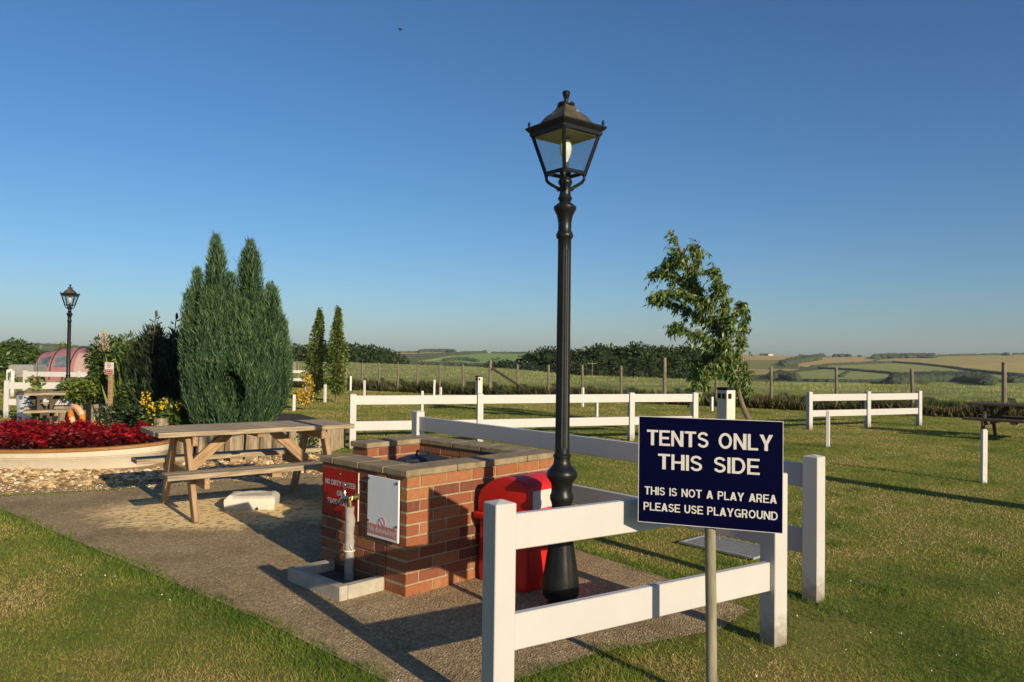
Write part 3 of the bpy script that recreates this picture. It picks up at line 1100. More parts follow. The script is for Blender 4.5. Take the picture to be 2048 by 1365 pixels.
for (x, y), h, lb, tl in PEGS:
    o = thing('marker_peg', lb, 'peg', (x, y, 0), random.uniform(0, 1.5), 'white marker pegs on the pitches')
    mb = MB()
    w = .030 if y < 20 else .036
    mb.prism([(-w, -w, -.05), (w, -w, -.05), (w, w, -.05), (-w, w, -.05)], (tl * h, 0, h + .05))
    mb.build('peg', M['vinyl_old'], o, False, .005)
    mb = MB()
    mb.box((tl * h, 0, h + .004), (w * 1.5, w * 1.5, .012))
    mb.build('cap', M['vinyl_old'], o, False, .003)

# ------------------------------------------------------------------ electric hook-up bollards


def bollard(x, y, h, rz, label, w=.19):
    o = thing('hookup_bollard', label, 'bollard', (x, y, 0), rz, 'electric hook-up bollards')
    mb = MB()
    mb.box((0, 0, h / 2 - .02), (w, w, h - .04))
    mb.build('body', M['bollard_light'], o, False, .008)
    mb = MB()
    mb.box((0, 0, h - .02), (w + .012, w + .012, .035))
    mb.build('cap', M['bollard_cap'], o, False, .006)
    for sx, sy, r in ((0, -1, 0), (-1, 0, PI / 2)):
        for k in ((-.22,) if sy else (-.22, .24)):
            mb = MB()
            cx, cy = (k * w, -w / 2 - .008) if sy else (-w / 2 - .008, k * w)
            mb.box((cx, cy, h - .125), ((.062, .02, .075) if sy else (.02, .055, .075)))
            so_ = mb.build('socket', M['bollard_cap'], o, False, .006)
    return o


bollard(3.17, 11.3, 1.09, math.radians(35), 'cream electric hook-up bollard in front of the leaning tree')
bollard(-1.17, 27.6, .80, math.radians(35), 'far cream hook-up bollard rising behind the long white fence')
bollard(6.53, 6.45, 1.45, math.radians(41), 'unseen wide tall cream block, added to throw the long shadow across the right lawn', .32)  # added out of view for the shadow stripe; its bollard form is invented

# ------------------------------------------------------------------ street lamp
LZ = .003042
prof_px = [(1216, 29), (1206, 29), (1205, 25), (1196, 25), (1190, 33), (1184, 36), (1172, 37), (1150, 35.3), (1120, 30.5), (1090, 25.8), (1060, 22.6), (1030, 20.5), (1010, 19.5), (1003, 21), (998, 23.3), (990, 23.5), (985, 21), (972, 20.5), (965, 22), (958, 27), (952, 30.5), (946, 31), (940, 28.5), (934, 22.5), (928, 18), (921, 16.5), (915, 16.4), (913, 18), (909, 18), (907, 15.2), (897, 14.6), (893, 14.6), (500, 13.4), (496, 13.4), (479, 13.4), (475, 16.5), (471, 17.6), (467, 16.3), (461, 13.2), (446, 13.4), (431, 16), (423, 20), (418, 22.8), (413, 22.8), (410, 19), (406, 14), (403, 10.6), (400, 13), (396, 14.5), (392, 12.4), (388, 11.2), (371, 11), (367, 13.5), (363, 14.6), (359, 13), (356, 11), (345, 11), (342, 13), (339, 12)]
prof = [(r * LZ, max(0, CAMH + (715.3 - y) * LZ)) for y, r in prof_px]
i_a = [y for y, _ in prof_px].index(893)
i_b = [y for y, _ in prof_px].index(500)
i_c, i_d = [y for y, _ in prof_px].index(1172), [y for y, _ in prof_px].index(1060)


def lamp_mod(i, k):
    if i in (i_a, i_b) and k % 4 in (0,):
        return .87
    if i in (i_a, i_b) and k % 4 in (1, 3):
        return .97
    if i_c < i < i_d and k % 8 == 0:
        return .95
    return 1


lamp = thing('street_lamp', 'tall black Victorian style lamp post beside the brick enclosure', 'street lamp', (.313, 4.655, 0), 0, 'black street lamps')
mb = MB()
mb.lathe(prof, 48, mod=lamp_mod)
mb.build('post', M['lamp'], lamp, True)
zb, zt = 2.625, 2.875
rb, rt, re = .116, .213, .245
A0 = -PI / 2 - math.radians(7)


def corner(r, z, k):
    t = A0 + k * PI / 2
    return Vector((r * math.cos(t), r * math.sin(t), z))


fr = MB()
for k in range(4):
    fr.beam(corner(rb, zb - .015, k), corner(rt, zt + .01, k), .022, .022)
    fr.beam(corner(rb, zb, k), corner(rb, zb, k + 1), .016, .022)
    fr.beam(corner(rt * .985, zt - .006, k), corner(rt * .985, zt - .006, k + 1), .018, .038)
    fr.blob(tuple(corner(rb, zb - .012, k)), .017, 1, 0)
    fr.blob(tuple(corner(rt * .98, zt - .01, k)), .018, 1, 0)
fo = fr.build('lantern_frame', M['lamp'], lamp, False, .003)
for k in range(4):
    mb = MB()
    cs = [corner(rb * .97, zb + .012, k), corner(rb * .97, zb + .012, k + 1), corner(rt * .96, zt - .02, k + 1), corner(rt * .96, zt - .02, k)]
    inw = Vector((-(cs[0].x + cs[1].x), -(cs[0].y + cs[1].y), 0)).normalized() * .003
    mb.prism(cs, inw)
    mb.build('pane', M['glass'], lamp)
    mb = MB()
    c_ = corner(rb, zb - .02, k)
    pts = []
    for t in np.linspace(0, 1, 8):
        r = rb * (1 - t) + .034 * t - .026 * math.sin(t * PI) * (t - .62) * 2
        z = zb - .02 - (.085 * t ** .75)
        pts.append(corner(r, z, k))
    mb.tube(pts, [.010] * 6 + [.013, .014], 6)
    mb.build('bracket', M['lamp'], lamp, True)
roof = MB()


def sq(mb, lev, cap=True):
    vs, fs = [], []
    for r, z in lev:
        for k in range(4):
            vs.append(corner(r, z, k))
    for j in range(len(lev) - 1):
        for k in range(4):
            fs.append((j * 4 + k, j * 4 + (k + 1) % 4, j * 4 + 4 + (k + 1) % 4, j * 4 + 4 + k))
    fs.append((3, 2, 1, 0))
    fs.append(tuple(len(vs) - 4 + k for k in range(4)))
    mb.add(vs, fs)


sq(roof, [(.195, 2.905), (.172, 2.925), (.150, 2.95), (.124, 2.978), (.112, 2.984), (.082, 3.004), (.062, 3.026), (.054, 3.045)])
ro = roof.build('roof', M['lamp_roof'], lamp, False, .003)
mb = MB()
sq(mb, [(rt, zt - .008), (.235, zt + .008), (.252, zt + .022), (.25, zt + .032), (.225, zt + .036), (.18, zt + .036)])
for k in range(4):
    p = corner(.226, zt + .03, k)
    mb.lathe([(.006, 0), (.006, .012), (.009, .017), (.010, .026), (.007, .036), (.002, .042)], 8, tuple(p))
mb.build('eaves', M['lamp'], ro, False, .002)
mb = MB()
sq(mb, [(rt * .93, zt - .030), (rt * .93, zt - .012)])
mb.build('ceiling_panel', M['lamp_inner'], ro)
mb = MB()
mb.lathe([(.05, 3.036), (.054, 3.042), (.054, 3.052), (.046, 3.058), (.022, 3.062), (.013, 3.068), (.013, 3.082), (.017, 3.09), (.022, 3.108), (.025, 3.122), (.022, 3.126), (.020, 3.130), (.008, 3.134)], 16)
mb.build('finial', M['lamp'], ro, True)
mb = MB()
mb.lathe([(.008, 2.675), (.014, 2.68), (.016, 2.70), (.024, 2.72), (.033, 2.745), (.037, 2.77), (.036, 2.795), (.029, 2.82), (.018, 2.836), (.004, 2.842)], 20)
bo = mb.build('bulb', M['bulb'], lamp, True)
mb = MB()
mb.lathe([(.026, 2.58), (.028, 2.62), (.02, 2.635), (.017, 2.64), (.017, 2.69), (.014, 2.695)], 14)
mb.build('socket', M['zinc_dark'], bo, True)
mb = MB()
mb.lathe([(.02, 2.825), (.024, 2.83), (.024, 2.865), (.018, 2.868)], 14)
mb.build('bulb_cap', M['zinc_dark'], bo, True)
dup(lamp, (-10.83, 18.7, 0), math.radians(45 + 20), 'distant black lamp post in front of the pink tent at left')

# ------------------------------------------------------------------ big navy sign
bl, br = Vector((.574, 3.43, 0)), Vector((1.145, 3.226, 0))
sg = thing('notice_sign', 'navy blue board reading TENTS ONLY THIS SIDE on a mossy pole', 'sign', ((bl + br) / 2), math.atan2(br.y - bl.y, br.x - bl.x))
SW, S0, S1 = .606, .774, 1.240
mb = MB()
mb.box((0, .003, (S0 + S1) / 2), (SW, .006, S1 - S0))
bd_ = mb.build('board', M['navy'], sg)
mb = MB()
for q in ((-SW / 2 - .001, 1), (SW / 2 + .001, 1)):
    mb.box((q[0], .004, (S0 + S1) / 2), (.0022, .010, S1 - S0 + .006))
for z in (S0 - .0012, S1 + .0012):
    mb.box((0, .004, z), (SW + .0, .010, .0024))
mb.build('edge_strip', M['letter'], bd_)
hgt = S1 - S0


def sline(s, u0, u1, v0, v1, off, word):
    caps(s, M['letter'], bd_, (u1 - u0) * SW, (v1 - v0) * hgt, (-SW / 2 + u0 * SW, 0, S1 - v1 * hgt), word)


sline('TENTS ONLY', .058, .935, .122, .268, 0, .50)
sline('THIS SIDE', .140, .848, .345, .490, 0, .55)
sline('THIS IS NOT A PLAY AREA', .044, .962, .662, .738, 0, .47)
sline('PLEASE USE PLAYGROUND', .038, .970, .812, .888, 0, .42)
mb = MB()
mb.tube([(.020, .034, -.2), (.012, .034, .4), (.004, .034, .8), (0, .034, 1.2)], [.0245, .0238, .0232, .023], 20)
mb.build('pole', M['pole'], sg, True)
mb = MB()
for z in (.86, 1.15):
    mb.box((0, .011, z), (.10, .008, .03))
    mb.lathe([(.027, -.015), (.027, .015)], 16, (0.003, .034, z))
mb.build('clamp', M['zinc'], sg)

# ------------------------------------------------------------------ brick enclosure
TH = math.radians(46.4)
be = thing('brick_enclosure', 'low red brick enclosure with concrete coping, open at its left corner', 'brick wall', (-.641, 4.753, 0), TH)
La, Lb, L1, XS, T, HW = 1.452, 1.577, .947, .69, .205, .744
core = MB()
brk = MB()
cop = []
NCO = 10
CHT = HW / NCO


def run(o, d, L, flip, name):
    """a straight wall of bricks: origin, unit direction, length; thickness to the left of d"""
    o, d = Vector(o), Vector(d)
    nrm = Vector((-d.y, d.x, 0))
    mid = o + d * L / 2 + nrm * T / 2
    ang = math.atan2(d.y, d.x)
    core.box((mid.x, mid.y, HW / 2 + .002), (L - .012, T - .012, HW), ang)
    for c in range(NCO):
        z = c * CHT + CHT / 2
        s = 0.0
        first = True
        header = (c + flip) % 2
        while s < L - .01:
            ln = .225
            if first and header:
                ln = .112
            first = False
            ln = min(ln, L - s)
            if L - s - ln < .05:
                ln = L - s
            p = o + d * (s + ln / 2) + nrm * T / 2
            j = random.uniform(-.0015, .0015)
            brk.box((p.x + nrm.x * j, p.y + nrm.y * j, z), (ln - .011, T, CHT - .012), ang + random.uniform(-.004, .004), random.random())
            s += ln


run((0, 0, 0), (1, 0, 0), La, 0, 'f')
run((T, T, 0), (0, 1, 0), L1 - T, 0, 'l')
run((La, T, 0), (0, 1, 0), Lb - T, 1, 'r')
run((XS, Lb - T, 0), (1, 0, 0), La - T - XS, 0, 'b')
brk.build('brickwork', M['brick'], be, False, .0025)
core.build('mortar', M['mortar'], be)


def copings(o, d, L, lens):
    o, d = Vector(o), Vector(d)
    nrm = Vector((-d.y, d.x, 0))
    ang = math.atan2(d.y, d.x)
    s = 0
    k = 0
    while s < L - .02:
        ln = lens[k % len(lens)]
        k += 1
        if L - s - ln < .12:
            ln = L - s
        p = o + d * (s + ln / 2) + nrm * T / 2
        mb = MB()
        mb.box((p.x, p.y, HW + .0225), (ln - .006, T + .030, .043), ang + random.uniform(-.006, .006))
        mb.build('coping_slab', M['coping'], be, False, .005)
        s += ln


copings((-.015, 0, 0), (1, 0, 0), La + .03, [.43, .26, .42, .30])
copings((T, T + .016, 0), (0, 1, 0), L1 - T - .001, [.27, .30, .24])
copings((La, T + .016, 0), (0, 1, 0), Lb - T, [.40, .33])
copings((XS - .015, Lb - T, 0), (1, 0, 0), La - T - XS - .001, [.24, .28])

bex = be.matrix_world.copy()
Mbe = Matrix.Translation((-.641, 4.753, 0)) @ Matrix.Rotation(TH, 4, 'Z')


def wpos(x, y, z=0):
    return Mbe @ Vector((x, y, z))


# notices screwed to the shaded left face
rs = thing('red_notice', 'red notice reading NO DIRTY WATER OR FOOD WASTE behind the tap', 'sign', wpos(-.004, .912, 0), TH - PI / 2)
mb = MB()
RW, RZ0, RZ1 = .412, .396, .716
mb.box((RW / 2, 0, (RZ0 + RZ1) / 2), (RW, .006, RZ1 - RZ0))
rb_ = mb.build('board', M['red_sign'], rs)
mb = MB()
mb.box((RW + .001, 0, (RZ0 + RZ1) / 2), (.003, .0075, RZ1 - RZ0))
mb.build('edge_strip', M['letter'], rb_)
for s_, u0, u1, v0, v1 in (('NO DIRTY WATER', .06, .93, .245, .355), ('OR', .40, .56, .455, .565), ('FOOD WASTE', .14, .84, .645, .755)):
    caps(s_, M['letter'], rb_, (u1 - u0) * RW, (v1 - v0) * (RZ1 - RZ0), (u0 * RW, -.003, RZ1 - v1 * (RZ1 - RZ0)), .38)
mb = MB()
for x_, z_ in ((RW / 2, RZ1 - .03), (RW / 2 + .13, RZ0 + .02)):
    mb.lathe([(.005, 0), (.005, .002)], 8, (x_, -.005, z_))
mb.build('screw', M['letter'], rb_)
ws = thing('white_notice', 'white notice with No dishwashing along its bottom, right of the tap pipe', 'sign', wpos(-.014, .376, 0), TH - PI / 2)
WW, W0, W1 = .322, .330, .720
mb = MB()
mb.box((WW / 2, 0, (W0 + W1) / 2), (WW, .012, W1 - W0))
wb_ = mb.build('board', M['white_sign'], ws, False, .002)
mb = MB()
mb.box((WW / 2, -.0068, W0 + .052), (WW - .022, .0016, .066))
bn_ = mb.build('band', M['faded_red'], wb_)
text('lettering', 'No dishwashing', M['white_sign'], wb_, WW - .05, .046, (.025, -.0078, W0 + .026), (1, 0, 0), (0, 0, 1), (0, -1, 0), .004, .0012, 1.0)
mb = MB()
pts = [(WW / 2 + .033 * math.cos(t), -.0072, .432 + .033 * math.sin(t)) for t in np.linspace(0, 2 * PI, 33)]
mb.tube(pts, .0022, 6)
mb.tube([(WW / 2 - .022, -.0072, .455), (WW / 2 + .022, -.0072, .409)], .0022, 6)
mb.build('prohibition_symbol', M['faded_red_dark'], wb_)
mb = MB()
for x_, z_ in ((.014, W1 - .02), (WW - .014, W1 - .02), (.014, W0 + .10), (WW - .014, W0 + .10)):
    mb.box((x_, -.008, z_), (.014, .006, .014))
mb.build('screw', M['zinc_dark'], wb_)

# stand pipe with tap
tp = thing('standpipe', 'grey lagged water pipe with a chrome tap on the brick wall', 'tap', wpos(-.065, .505, 0), TH - PI / 2)
mb = MB()
pts = [(0 + .004 * math.sin(i * 1.7), .003 * math.cos(i * 2.1), z) for i, z in enumerate(np.linspace(0, .50, 12))]
mb.tube(pts, [.031 + .0022 * math.sin(i * 2.3) for i in range(12)], 18)
mb.build('lagging', M['lagging'], tp, True)
mb = MB()
mb.tube([(0, 0, .49), (0, 0, .545), (0, .012, .556), (0, .060, .560)], [.015, .016, .018, .018], 12)
mb.tube([(0, .048, .560), (0, .056, .560)], [.028, .028], 6)
mb.tube([(0, 0, .553), (-.038, 0, .553)], [.013, .013], 10)
mb.build('elbow', M['brass'], tp, True)
tb = MB()
tb.tube([(-.036, 0, .553), (-.060, -.002, .556), (-.082, -.006, .545), (-.105, -.012, .512)], [.013, .016, .012, .011], 12)
tb.tube([(-.060, -.002, .556), (-.060, -.002, .582), (-.060, -.002, .598)], [.013, .014, .009], 12)
tap_ = tb.build('tap', M['chrome'], tp, True)
hb = MB()
hb.tube([(-.060, -.002, .596), (-.060, -.002, .628)], [.006, .006], 8)
hb.tube([(-.085, -.002, .634), (-.06, -.002, .631), (-.035, -.002, .634)], [.008, .007, .008], 8)
hb.blob((-.06, -.002, .638), .011, 2, 0)
hb.build('handle', M['chrome'], tap_, True)
mb = MB()
pts = [(.035 * math.cos(t), .035 * math.sin(t), .215) for t in np.linspace(0, 2 * PI, 20)]
mb.tube(pts, .004, 6)
mb.tube([(.035, 0, .215), (.046, -.012, .235), (.040, -.02, .255)], .0025, 5)
mb.build('cable_tie', M['tie'], tp, True)

# concrete gully kerb
gk = thing('gully_kerb', 'low concrete gully kerb under the tap at the foot of the wall', 'gully', wpos(0, 0, 0), TH)
GX, GY0, GY1, GH = -.335, .205, .815, .095
mb = MB()
mb.box((GX + .03, (GY0 + GY1) / 2, GH / 2), (.06, GY1 - GY0, GH))
mb.build('front_kerb', M['concrete'], gk, False, .006)
for y_ in (GY0 + .03, GY1 - .03):
    mb = MB()
    mb.box(((GX + .061 - .001) / 2, y_, GH / 2 - .002), (abs(GX) - .063, .06, GH - .004))
    mb.build('side_kerb', M['concrete'], gk, False, .006)
mb = MB()
mb.box(((GX + .06) / 2, (GY0 + GY1) / 2, .018), (abs(GX) - .07, GY1 - GY0 - .13, .02))
mb.build('tray', M['zinc_dark'], gk)

# dark lids of the bins sunk inside the enclosure
for (x_, y_, r_, z_, lb) in ((.62, .72, .24, .64, 'black domed bin lid inside the brick enclosure, left one'), (.98, 1.02, .23, .66, 'black domed bin lid inside the brick enclosure, far right one')):
    o = thing('waste_bin', lb, 'bin', wpos(x_, y_, 0), TH)
    mb = MB()
    mb.lathe([(r_ * .8, 0), (r_ * .95, z_ - .06), (r_ * .96, z_ - .05)], 28)
    mb.build('body', M['black_plastic'], o, True)
    mb = MB()
    mb.lathe([(r_ * 1.0, z_ - .055), (r_ * 1.04, z_ - .045), (r_ * 1.04, z_ - .02), (r_ * .9, z_ + .01), (r_ * .5, z_ + .04), (.03, z_ + .05)], 28)
    ld = mb.build('lid', M['black_plastic'], o, True)
    mb = MB()
    mb.tube([(-.07, 0, z_ + .04), (-.06, 0, z_ + .075), (.06, 0, z_ + .075), (.07, 0, z_ + .04)], .012, 8)
    mb.build('handle', M['black_plastic'], ld, True)

# red bin against the wall
rbn = thing('red_bin', 'bright red plastic bin with humped lid and white label against the brick wall', 'bin', wpos(.565, -.035, 0), TH)
BW, BD = .40, .455
mb = MB()
body = [(0, -.02, .0), (0, -.43, .0), (0, -BD, .06), (0, -BD + .01, .42), (0, -.01, .42), (0, -.005, .06)]
bm_poly = [(0.02 + 0, y, z) for _, y, z in body]
mb.prism(bm_poly, (BW - .04, 0, 0))
mb.build('body', M['red_bin'], rbn, True, .018, None, 3)
mb = MB()
mb.box((BW / 2, -BD / 2, .443), (BW + .03, BD + .03, .045))
mb.build('rim', M['red_bin'], rbn, True, .014, None, 3)
mb = MB()
lid = [(-.008, .46), (-.008, .56), (-.035, .615), (-.10, .665), (-.17, .70), (-.25, .722), (-.33, .724), (-.40, .705), (-.44, .685), (-BD, .655), (-BD - .002, .46)]
mb.prism([(.004, y, z) for y, z in lid], (BW - .008, 0, 0))
lo = mb.build('lid', M['red_bin'], rbn, True, .016, None, 3)
mb = MB()
mb.box((BW * .47, -BD - .004, .590), (BW * .66, .003, .115))
mb.build('label', M['label'], lo)
mb = MB()
mb.box((BW / 2, -BD + .001, .275), (BW - .09, .006, .006))
mb.build('seam', M['red_bin'], rbn)

# ------------------------------------------------------------------ picnic tables


def board(name, c, s, mt, parent, rot=(0, 0, 0)):
    mb = MB()
    mb.box((0, 0, 0), s)
    o = mb.build(name, mt, parent, False, .004)
    o.location = c
    o.rotation_euler = rot
    return o


def bar(name, p0, p1, w, h, mt, parent):
    """timber with its grain along its length"""
    p0, p1 = Vector(p0), Vector(p1)
    d = p1 - p0
    mb = MB()
    mb.box((0, 0, 0), (d.length, w, h))
    o = mb.build(name, mt, parent, False, .004)
    o.location = (p0 + p1) / 2
    x = d.normalized()
    up = Vector((0, 0, 1)) if abs(x.z) < .95 else Vector((1, 0, 0))
    y = up.cross(x).normalized()
    z = x.cross(y)
    o.rotation_euler = Matrix((x, y, z)).transposed().to_euler()
    return o


def picnic(label, loc, rz, L=1.87, H=.785, FX=.66, FY=.56, BH=.455, mts=('wood', 'wood_orange'), TW=.72, by=.60):
    o = thing('picnic_table', label, 'picnic table', loc, rz, 'wooden picnic tables')
    m1, m2 = M[mts[0]], M[mts[1]]
    n = 5
    w = TW / n
    for k in range(n):
        board('tabletop_board', (random.uniform(-.004, .004), -TW / 2 + w * (k + .5), H - .022 + random.uniform(-.002, .002)), (L, w - .008, .044), m1, o)
    for sy in (-1, 1):
        for k in range(2):
            board('bench_board', (random.uniform(-.004, .004), sy * (by + (k - .5) * .128), BH - .022), (L, .120, .044), m1, o)
    for sx in (-1, 1):
        x = sx * FX
        for sy in (-1, 1):
            bar('leg', (x, sy * .20, H - .05), (x, sy * FY, 0), .045, .10, m2, o)
        bar('seat_bearer', (x + .046 * -sx, -by - .12, BH - .092), (x + .046 * -sx, by + .12, BH - .092), .045, .095, m2, o)
        bar('top_bearer', (x + .046 * -sx, -TW / 2 + .03, H - .092), (x + .046 * -sx, TW / 2 - .03, H - .092), .045, .09, m2, o)
        bar('brace', (sx * (FX - .07), 0, BH - .07), (sx * .22, 0, H - .06), .05, .095, m2, o)
    board('batten', (0, 0, H - .066), (.09, TW - .08, .042), m2, o)
    for sy in (-1, 1):
        board('bench_batten', (0, sy * by, BH - .066), (.09, .24, .042), m2, o)
    return o


picnic('weathered wooden picnic table on the concrete beside the brick enclosure', (-2.56, 7.56, .008), math.radians(37.5))
picnic('brown picnic table on the lawn at the right edge, near the wire fence', (9.95, 14.95, 0), math.radians(-45), L=1.7, H=.70, FX=.55, FY=.52, BH=.42, mts=('wood_dark', 'wood_dark'), TW=.7, by=.55)
picnic('old picnic table with dark legs beside the metal dustbin', (-8.80, 14.45, 0), math.radians(32), L=.66, H=.72, FX=.10, FY=.5, BH=.42, mts=('wood', 'wood_dark'), TW=.62, by=.55)
picnic('brown picnic table by the pink tent, behind white rails', (-15.6, 28.0, 0), math.radians(4), L=1.9, H=.74, mts=('wood_orange', 'wood_dark'))

# ------------------------------------------------------------------ white moulded base under the table
wbs = thing('parasol_base', 'white moulded plastic parasol base lying under the picnic table', 'parasol base', (-2.50, 7.46, .008), math.radians(8))
mb = MB()
ny, nx = 13, 25
vs, fs = [], []
Wb, Db, Hb = .46, .30, .135
for j in range(ny):
    for i in range(nx):
        x = -Wb / 2 + Wb * i / (nx - 1)
        y = -Db / 2 + Db * j / (ny - 1)
        ed_ = min(1, min(Wb / 2 - abs(x), Db / 2 - abs(y)) / .04)
        arch = math.hypot((x - .02) / .22, (y + .25) / .36)
        ridge = .008 * math.exp(-((arch - 1) / .07) ** 2) - (.005 if arch < .95 else 0) + .006 * math.exp(-((arch - 1.28) / .06) ** 2)
        z = Hb * (1 - .22 * (1 - ed_) ** 2) + (ridge if ed_ > .6 else 0)
        vs.append((x, y, z))
for j in range(ny - 1):
    for i in range(nx - 1):
        a_ = j * nx + i
        fs.append((a_, a_ + 1, a_ + nx + 1, a_ + nx))
rim = [i for i in range(nx)] + [j * nx + nx - 1 for j in range(1, ny)] + [(ny - 1) * nx + i for i in range(nx - 2, -1, -1)] + [j * nx for j in range(ny - 2, 0, -1)]
o0 = len(vs)
for q in (.6, .12, 0):
    for r in rim:
        x, y, z = vs[r]
        k = 1.02 if q == .6 else (1.0 if q == .12 else .95)
        vs.append((x * k, y * k, Hb * q))
nr_ = len(rim)
prev = rim
for lv in range(3):
    cur = [o0 + lv * nr_ + k for k in range(nr_)]
    for k in range(nr_):
        fs.append((prev[k], prev[(k + 1) % nr_], cur[(k + 1) % nr_], cur[k]))
    prev = cur
fs.append(tuple(prev))
mb.add(vs, fs)
mb.build('shell', M['white_base'], wbs, True)
mb = MB()
mb.lathe([(.014, -.002), (.014, .004)], 12, (0, 0, 0))
pl = mb.build('plug_hole', M['rubber'], wbs)
pl.location = (.07, -.155, .014)
pl.rotation_euler = (PI / 2, 0, 0)

# ------------------------------------------------------------------ drain cover in the grass
dc = thing('drain_cover', 'grey slatted drain cover set in the grass behind the sign', 'drain cover', (1.74, 6.10, .012), math.radians(-48))
mb = MB()
for sx in (-1, 1):
    mb.box((sx * .32, 0, .008), (.03, .40, .018))
for sy in (-1, 1):
    mb.box((0, sy * .185, .008), (.608, .03, .018))
mb.build('frame', M['drain'], dc, False, .002)
for k in range(9):
    mb = MB()
    mb.box((0, -.148 + .037 * k, .007), (.606, .024, .014))
    mb.build('slat', M['drain'], dc, False, .002)

# ------------------------------------------------------------------ boat planter with red bedding plants
BX, BY, BL_, BWd = -6.35, 10.28, 1.78, .80
bt = thing('boat_planter', 'cream rowing boat planter with varnished wooden gunwale', 'planter', (BX, BY, 0), math.radians(3))


def boat_outline(k, a):
    """a: half length, k: half width; rounded stern left, blunt bow right"""
    pts = []
    for t in np.linspace(0, 2 * PI, 73)[:-1]:
        c, s = math.cos(t), math.sin(t)
        x = a * math.copysign(abs(c) ** .85, c)
        y = k * math.copysign(abs(s) ** .80, s)
        pts.append((x, y))
    return pts


def lift(x):
    return .245 + .055 * (x / BL_) ** 2


mb = MB()
levels = [(.86, .90, 0, 0), (.92, .94, .45, 0), (.955, .968, .60, 0), (.945, .962, .625, 0), (.97, .98, .66, 0), (.99, .995, 1, 0), (.93, .96, 1, 0), (.90, .94, .5, 0)]
vs, fs = [], []
for kw, kl, zq, _ in levels:
    for x, y in boat_outline(BWd * kw, BL_ * kl):
        vs.append((x, y, lift(x) * zq))
N_ = 72
for j in range(len(levels) - 1):
    for k in range(N_):
        fs.append((j * N_ + k, j * N_ + (k + 1) % N_, (j + 1) * N_ + (k + 1) % N_, (j + 1) * N_ + k))
mb.add(vs, fs)
mb.build('hull', M['cream'], bt, True)
mb = MB()
pts = [(x, y, lift(x) + .004) for x, y in boat_outline(BWd * .985, BL_ * .99)]
vs, fs = [], []
sect = [(.022, -.022), (.022, .018), (-.05, .022), (-.05, -.022)]
for x, y, z in pts:
    n_ = Vector((x / BL_ ** 2, y / BWd ** 2, 0)).normalized()
    for r, h in sect:
        vs.append((x + n_.x * r, y + n_.y * r, z + h))
for k in range(N_):
    for q in range(4):
        fs.append((k * 4 + q, ((k + 1) % N_) * 4 + q, ((k + 1) % N_) * 4 + (q + 1) % 4, k * 4 + (q + 1) % 4))
mb.add(vs, fs)
mb.build('gunwale', M['gunwale'], bt, True, .006)
mb = MB()
pts = boat_outline(BWd * .93, BL_ * .955)
mb.add([(x, y, .19) for x, y in pts] + [(0, 0, .21)], [(k, (k + 1) % N_, N_) for k in range(N_)])
mb.build('soil', M['soil'], bt)
# a few different plants, then copies
protos = []
for q in range(4):
    P, A, R_ = [], [], []
    for st_ in range(6):
        bx_, by_ = random.uniform(-.07, .07), random.uniform(-.07, .07)
        hh_ = random.uniform(.20, .36)
        for lv in range(10):
            z = .05 + hh_ * lv / 9
            for w_ in range(3):
                t = random.uniform(0, 2 * PI)
                P.append((bx_, by_, z))
                A.append((math.cos(t), math.sin(t), random.uniform(.0, .9)))
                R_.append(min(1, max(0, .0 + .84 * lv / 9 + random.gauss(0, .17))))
    o = leaves('red_flower_plant', np.array(P), np.array(A), rng.uniform(.06, .10, len(P)), rng.uniform(.030, .05, len(P)), M['leaf_red'], None, np.array(R_), .15)
    protos.append(o)
k = 0
cnt = 0
for a_ in np.arange(-1.60, 1.62, .165):
    for b_ in np.arange(-.66, .67, .155):
        x = a_ + random.uniform(-.05, .05)
        y = b_ + random.uniform(-.05, .05)
        if (abs(x) / 1.66) ** 2.3 + (abs(y) / .68) ** 2.4 > 1:
            continue
        o = protos[cnt % 4] if cnt < 4 else protos[cnt % 4].copy()
        if cnt >= 4:
            C.objects.link(o)
        q = Matrix.Rotation(math.radians(3), 4, 'Z') @ Vector((x, y, 0))
        o.location = (BX + q.x, BY + q.y, .18)
        o.rotation_euler = (0, 0, random.uniform(0, 6))
        s_ = random.uniform(.62, .92)
        o.scale = (s_, s_, s_)
        tag(o, 'deep red leafy bedding plant growing in the cream boat planter', 'plant', 'red bedding plants in the boat planter')
        cnt += 1

# ------------------------------------------------------------------ log edging, lifebuoy, dustbin
lp = thing('log_edging', 'weathered split log edging round the shrub bed', 'log edging', (0, 0, 0))
PATH = [(-9.85, 15.95), (-8.3, 15.75), (-7.2, 15.1), (-5.9, 12.9), (-5.1, 11.2), (-4.55, 10.55), (-4.1, 10.5), (-2.85, 11.7), (-2.75, 12.6)]
acc = 0
for a_, b_ in zip(PATH[:-1], PATH[1:]):
    a3, b3 = Vector(a_ + (0,)), Vector(b_ + (0,))
    d = b3 - a3
    L_ = d.length
    while acc < L_:
        p = a3 + d / L_ * acc
        r = random.uniform(.085, .125)
        h = random.uniform(.34, .45)
        mb = MB()
        t0 = random.uniform(0, 6)
        vs = []
        for z in (-.05, h - .01, h):
            for k in range(10):
                t = t0 + 2 * PI * k / 10
                rr = r * (1 + .09 * math.sin(3 * t + p.x * 9)) * (.93 if z == h else 1)
                vs.append((rr * math.cos(t), rr * math.sin(t) * .98, z + (.012 * math.cos(t) if z > 0 else 0)))
        fs = [(j * 10 + k, j * 10 + (k + 1) % 10, j * 10 + 10 + (k + 1) % 10, j * 10 + 10 + k) for j in range(2) for k in range(10)]
        fs += [tuple(range(9, -1, -1)), tuple(range(20, 30))]
        mb.add(vs, fs)
        o = mb.build('log', M['log'], lp, True)
        o.location = (p.x, p.y, 0)
        o.rotation_euler = (random.uniform(-.03, .03), random.uniform(-.03, .03), math.atan2(d.y, d.x))
        acc += 2 * r + random.uniform(.006, .03)
    acc -= L_
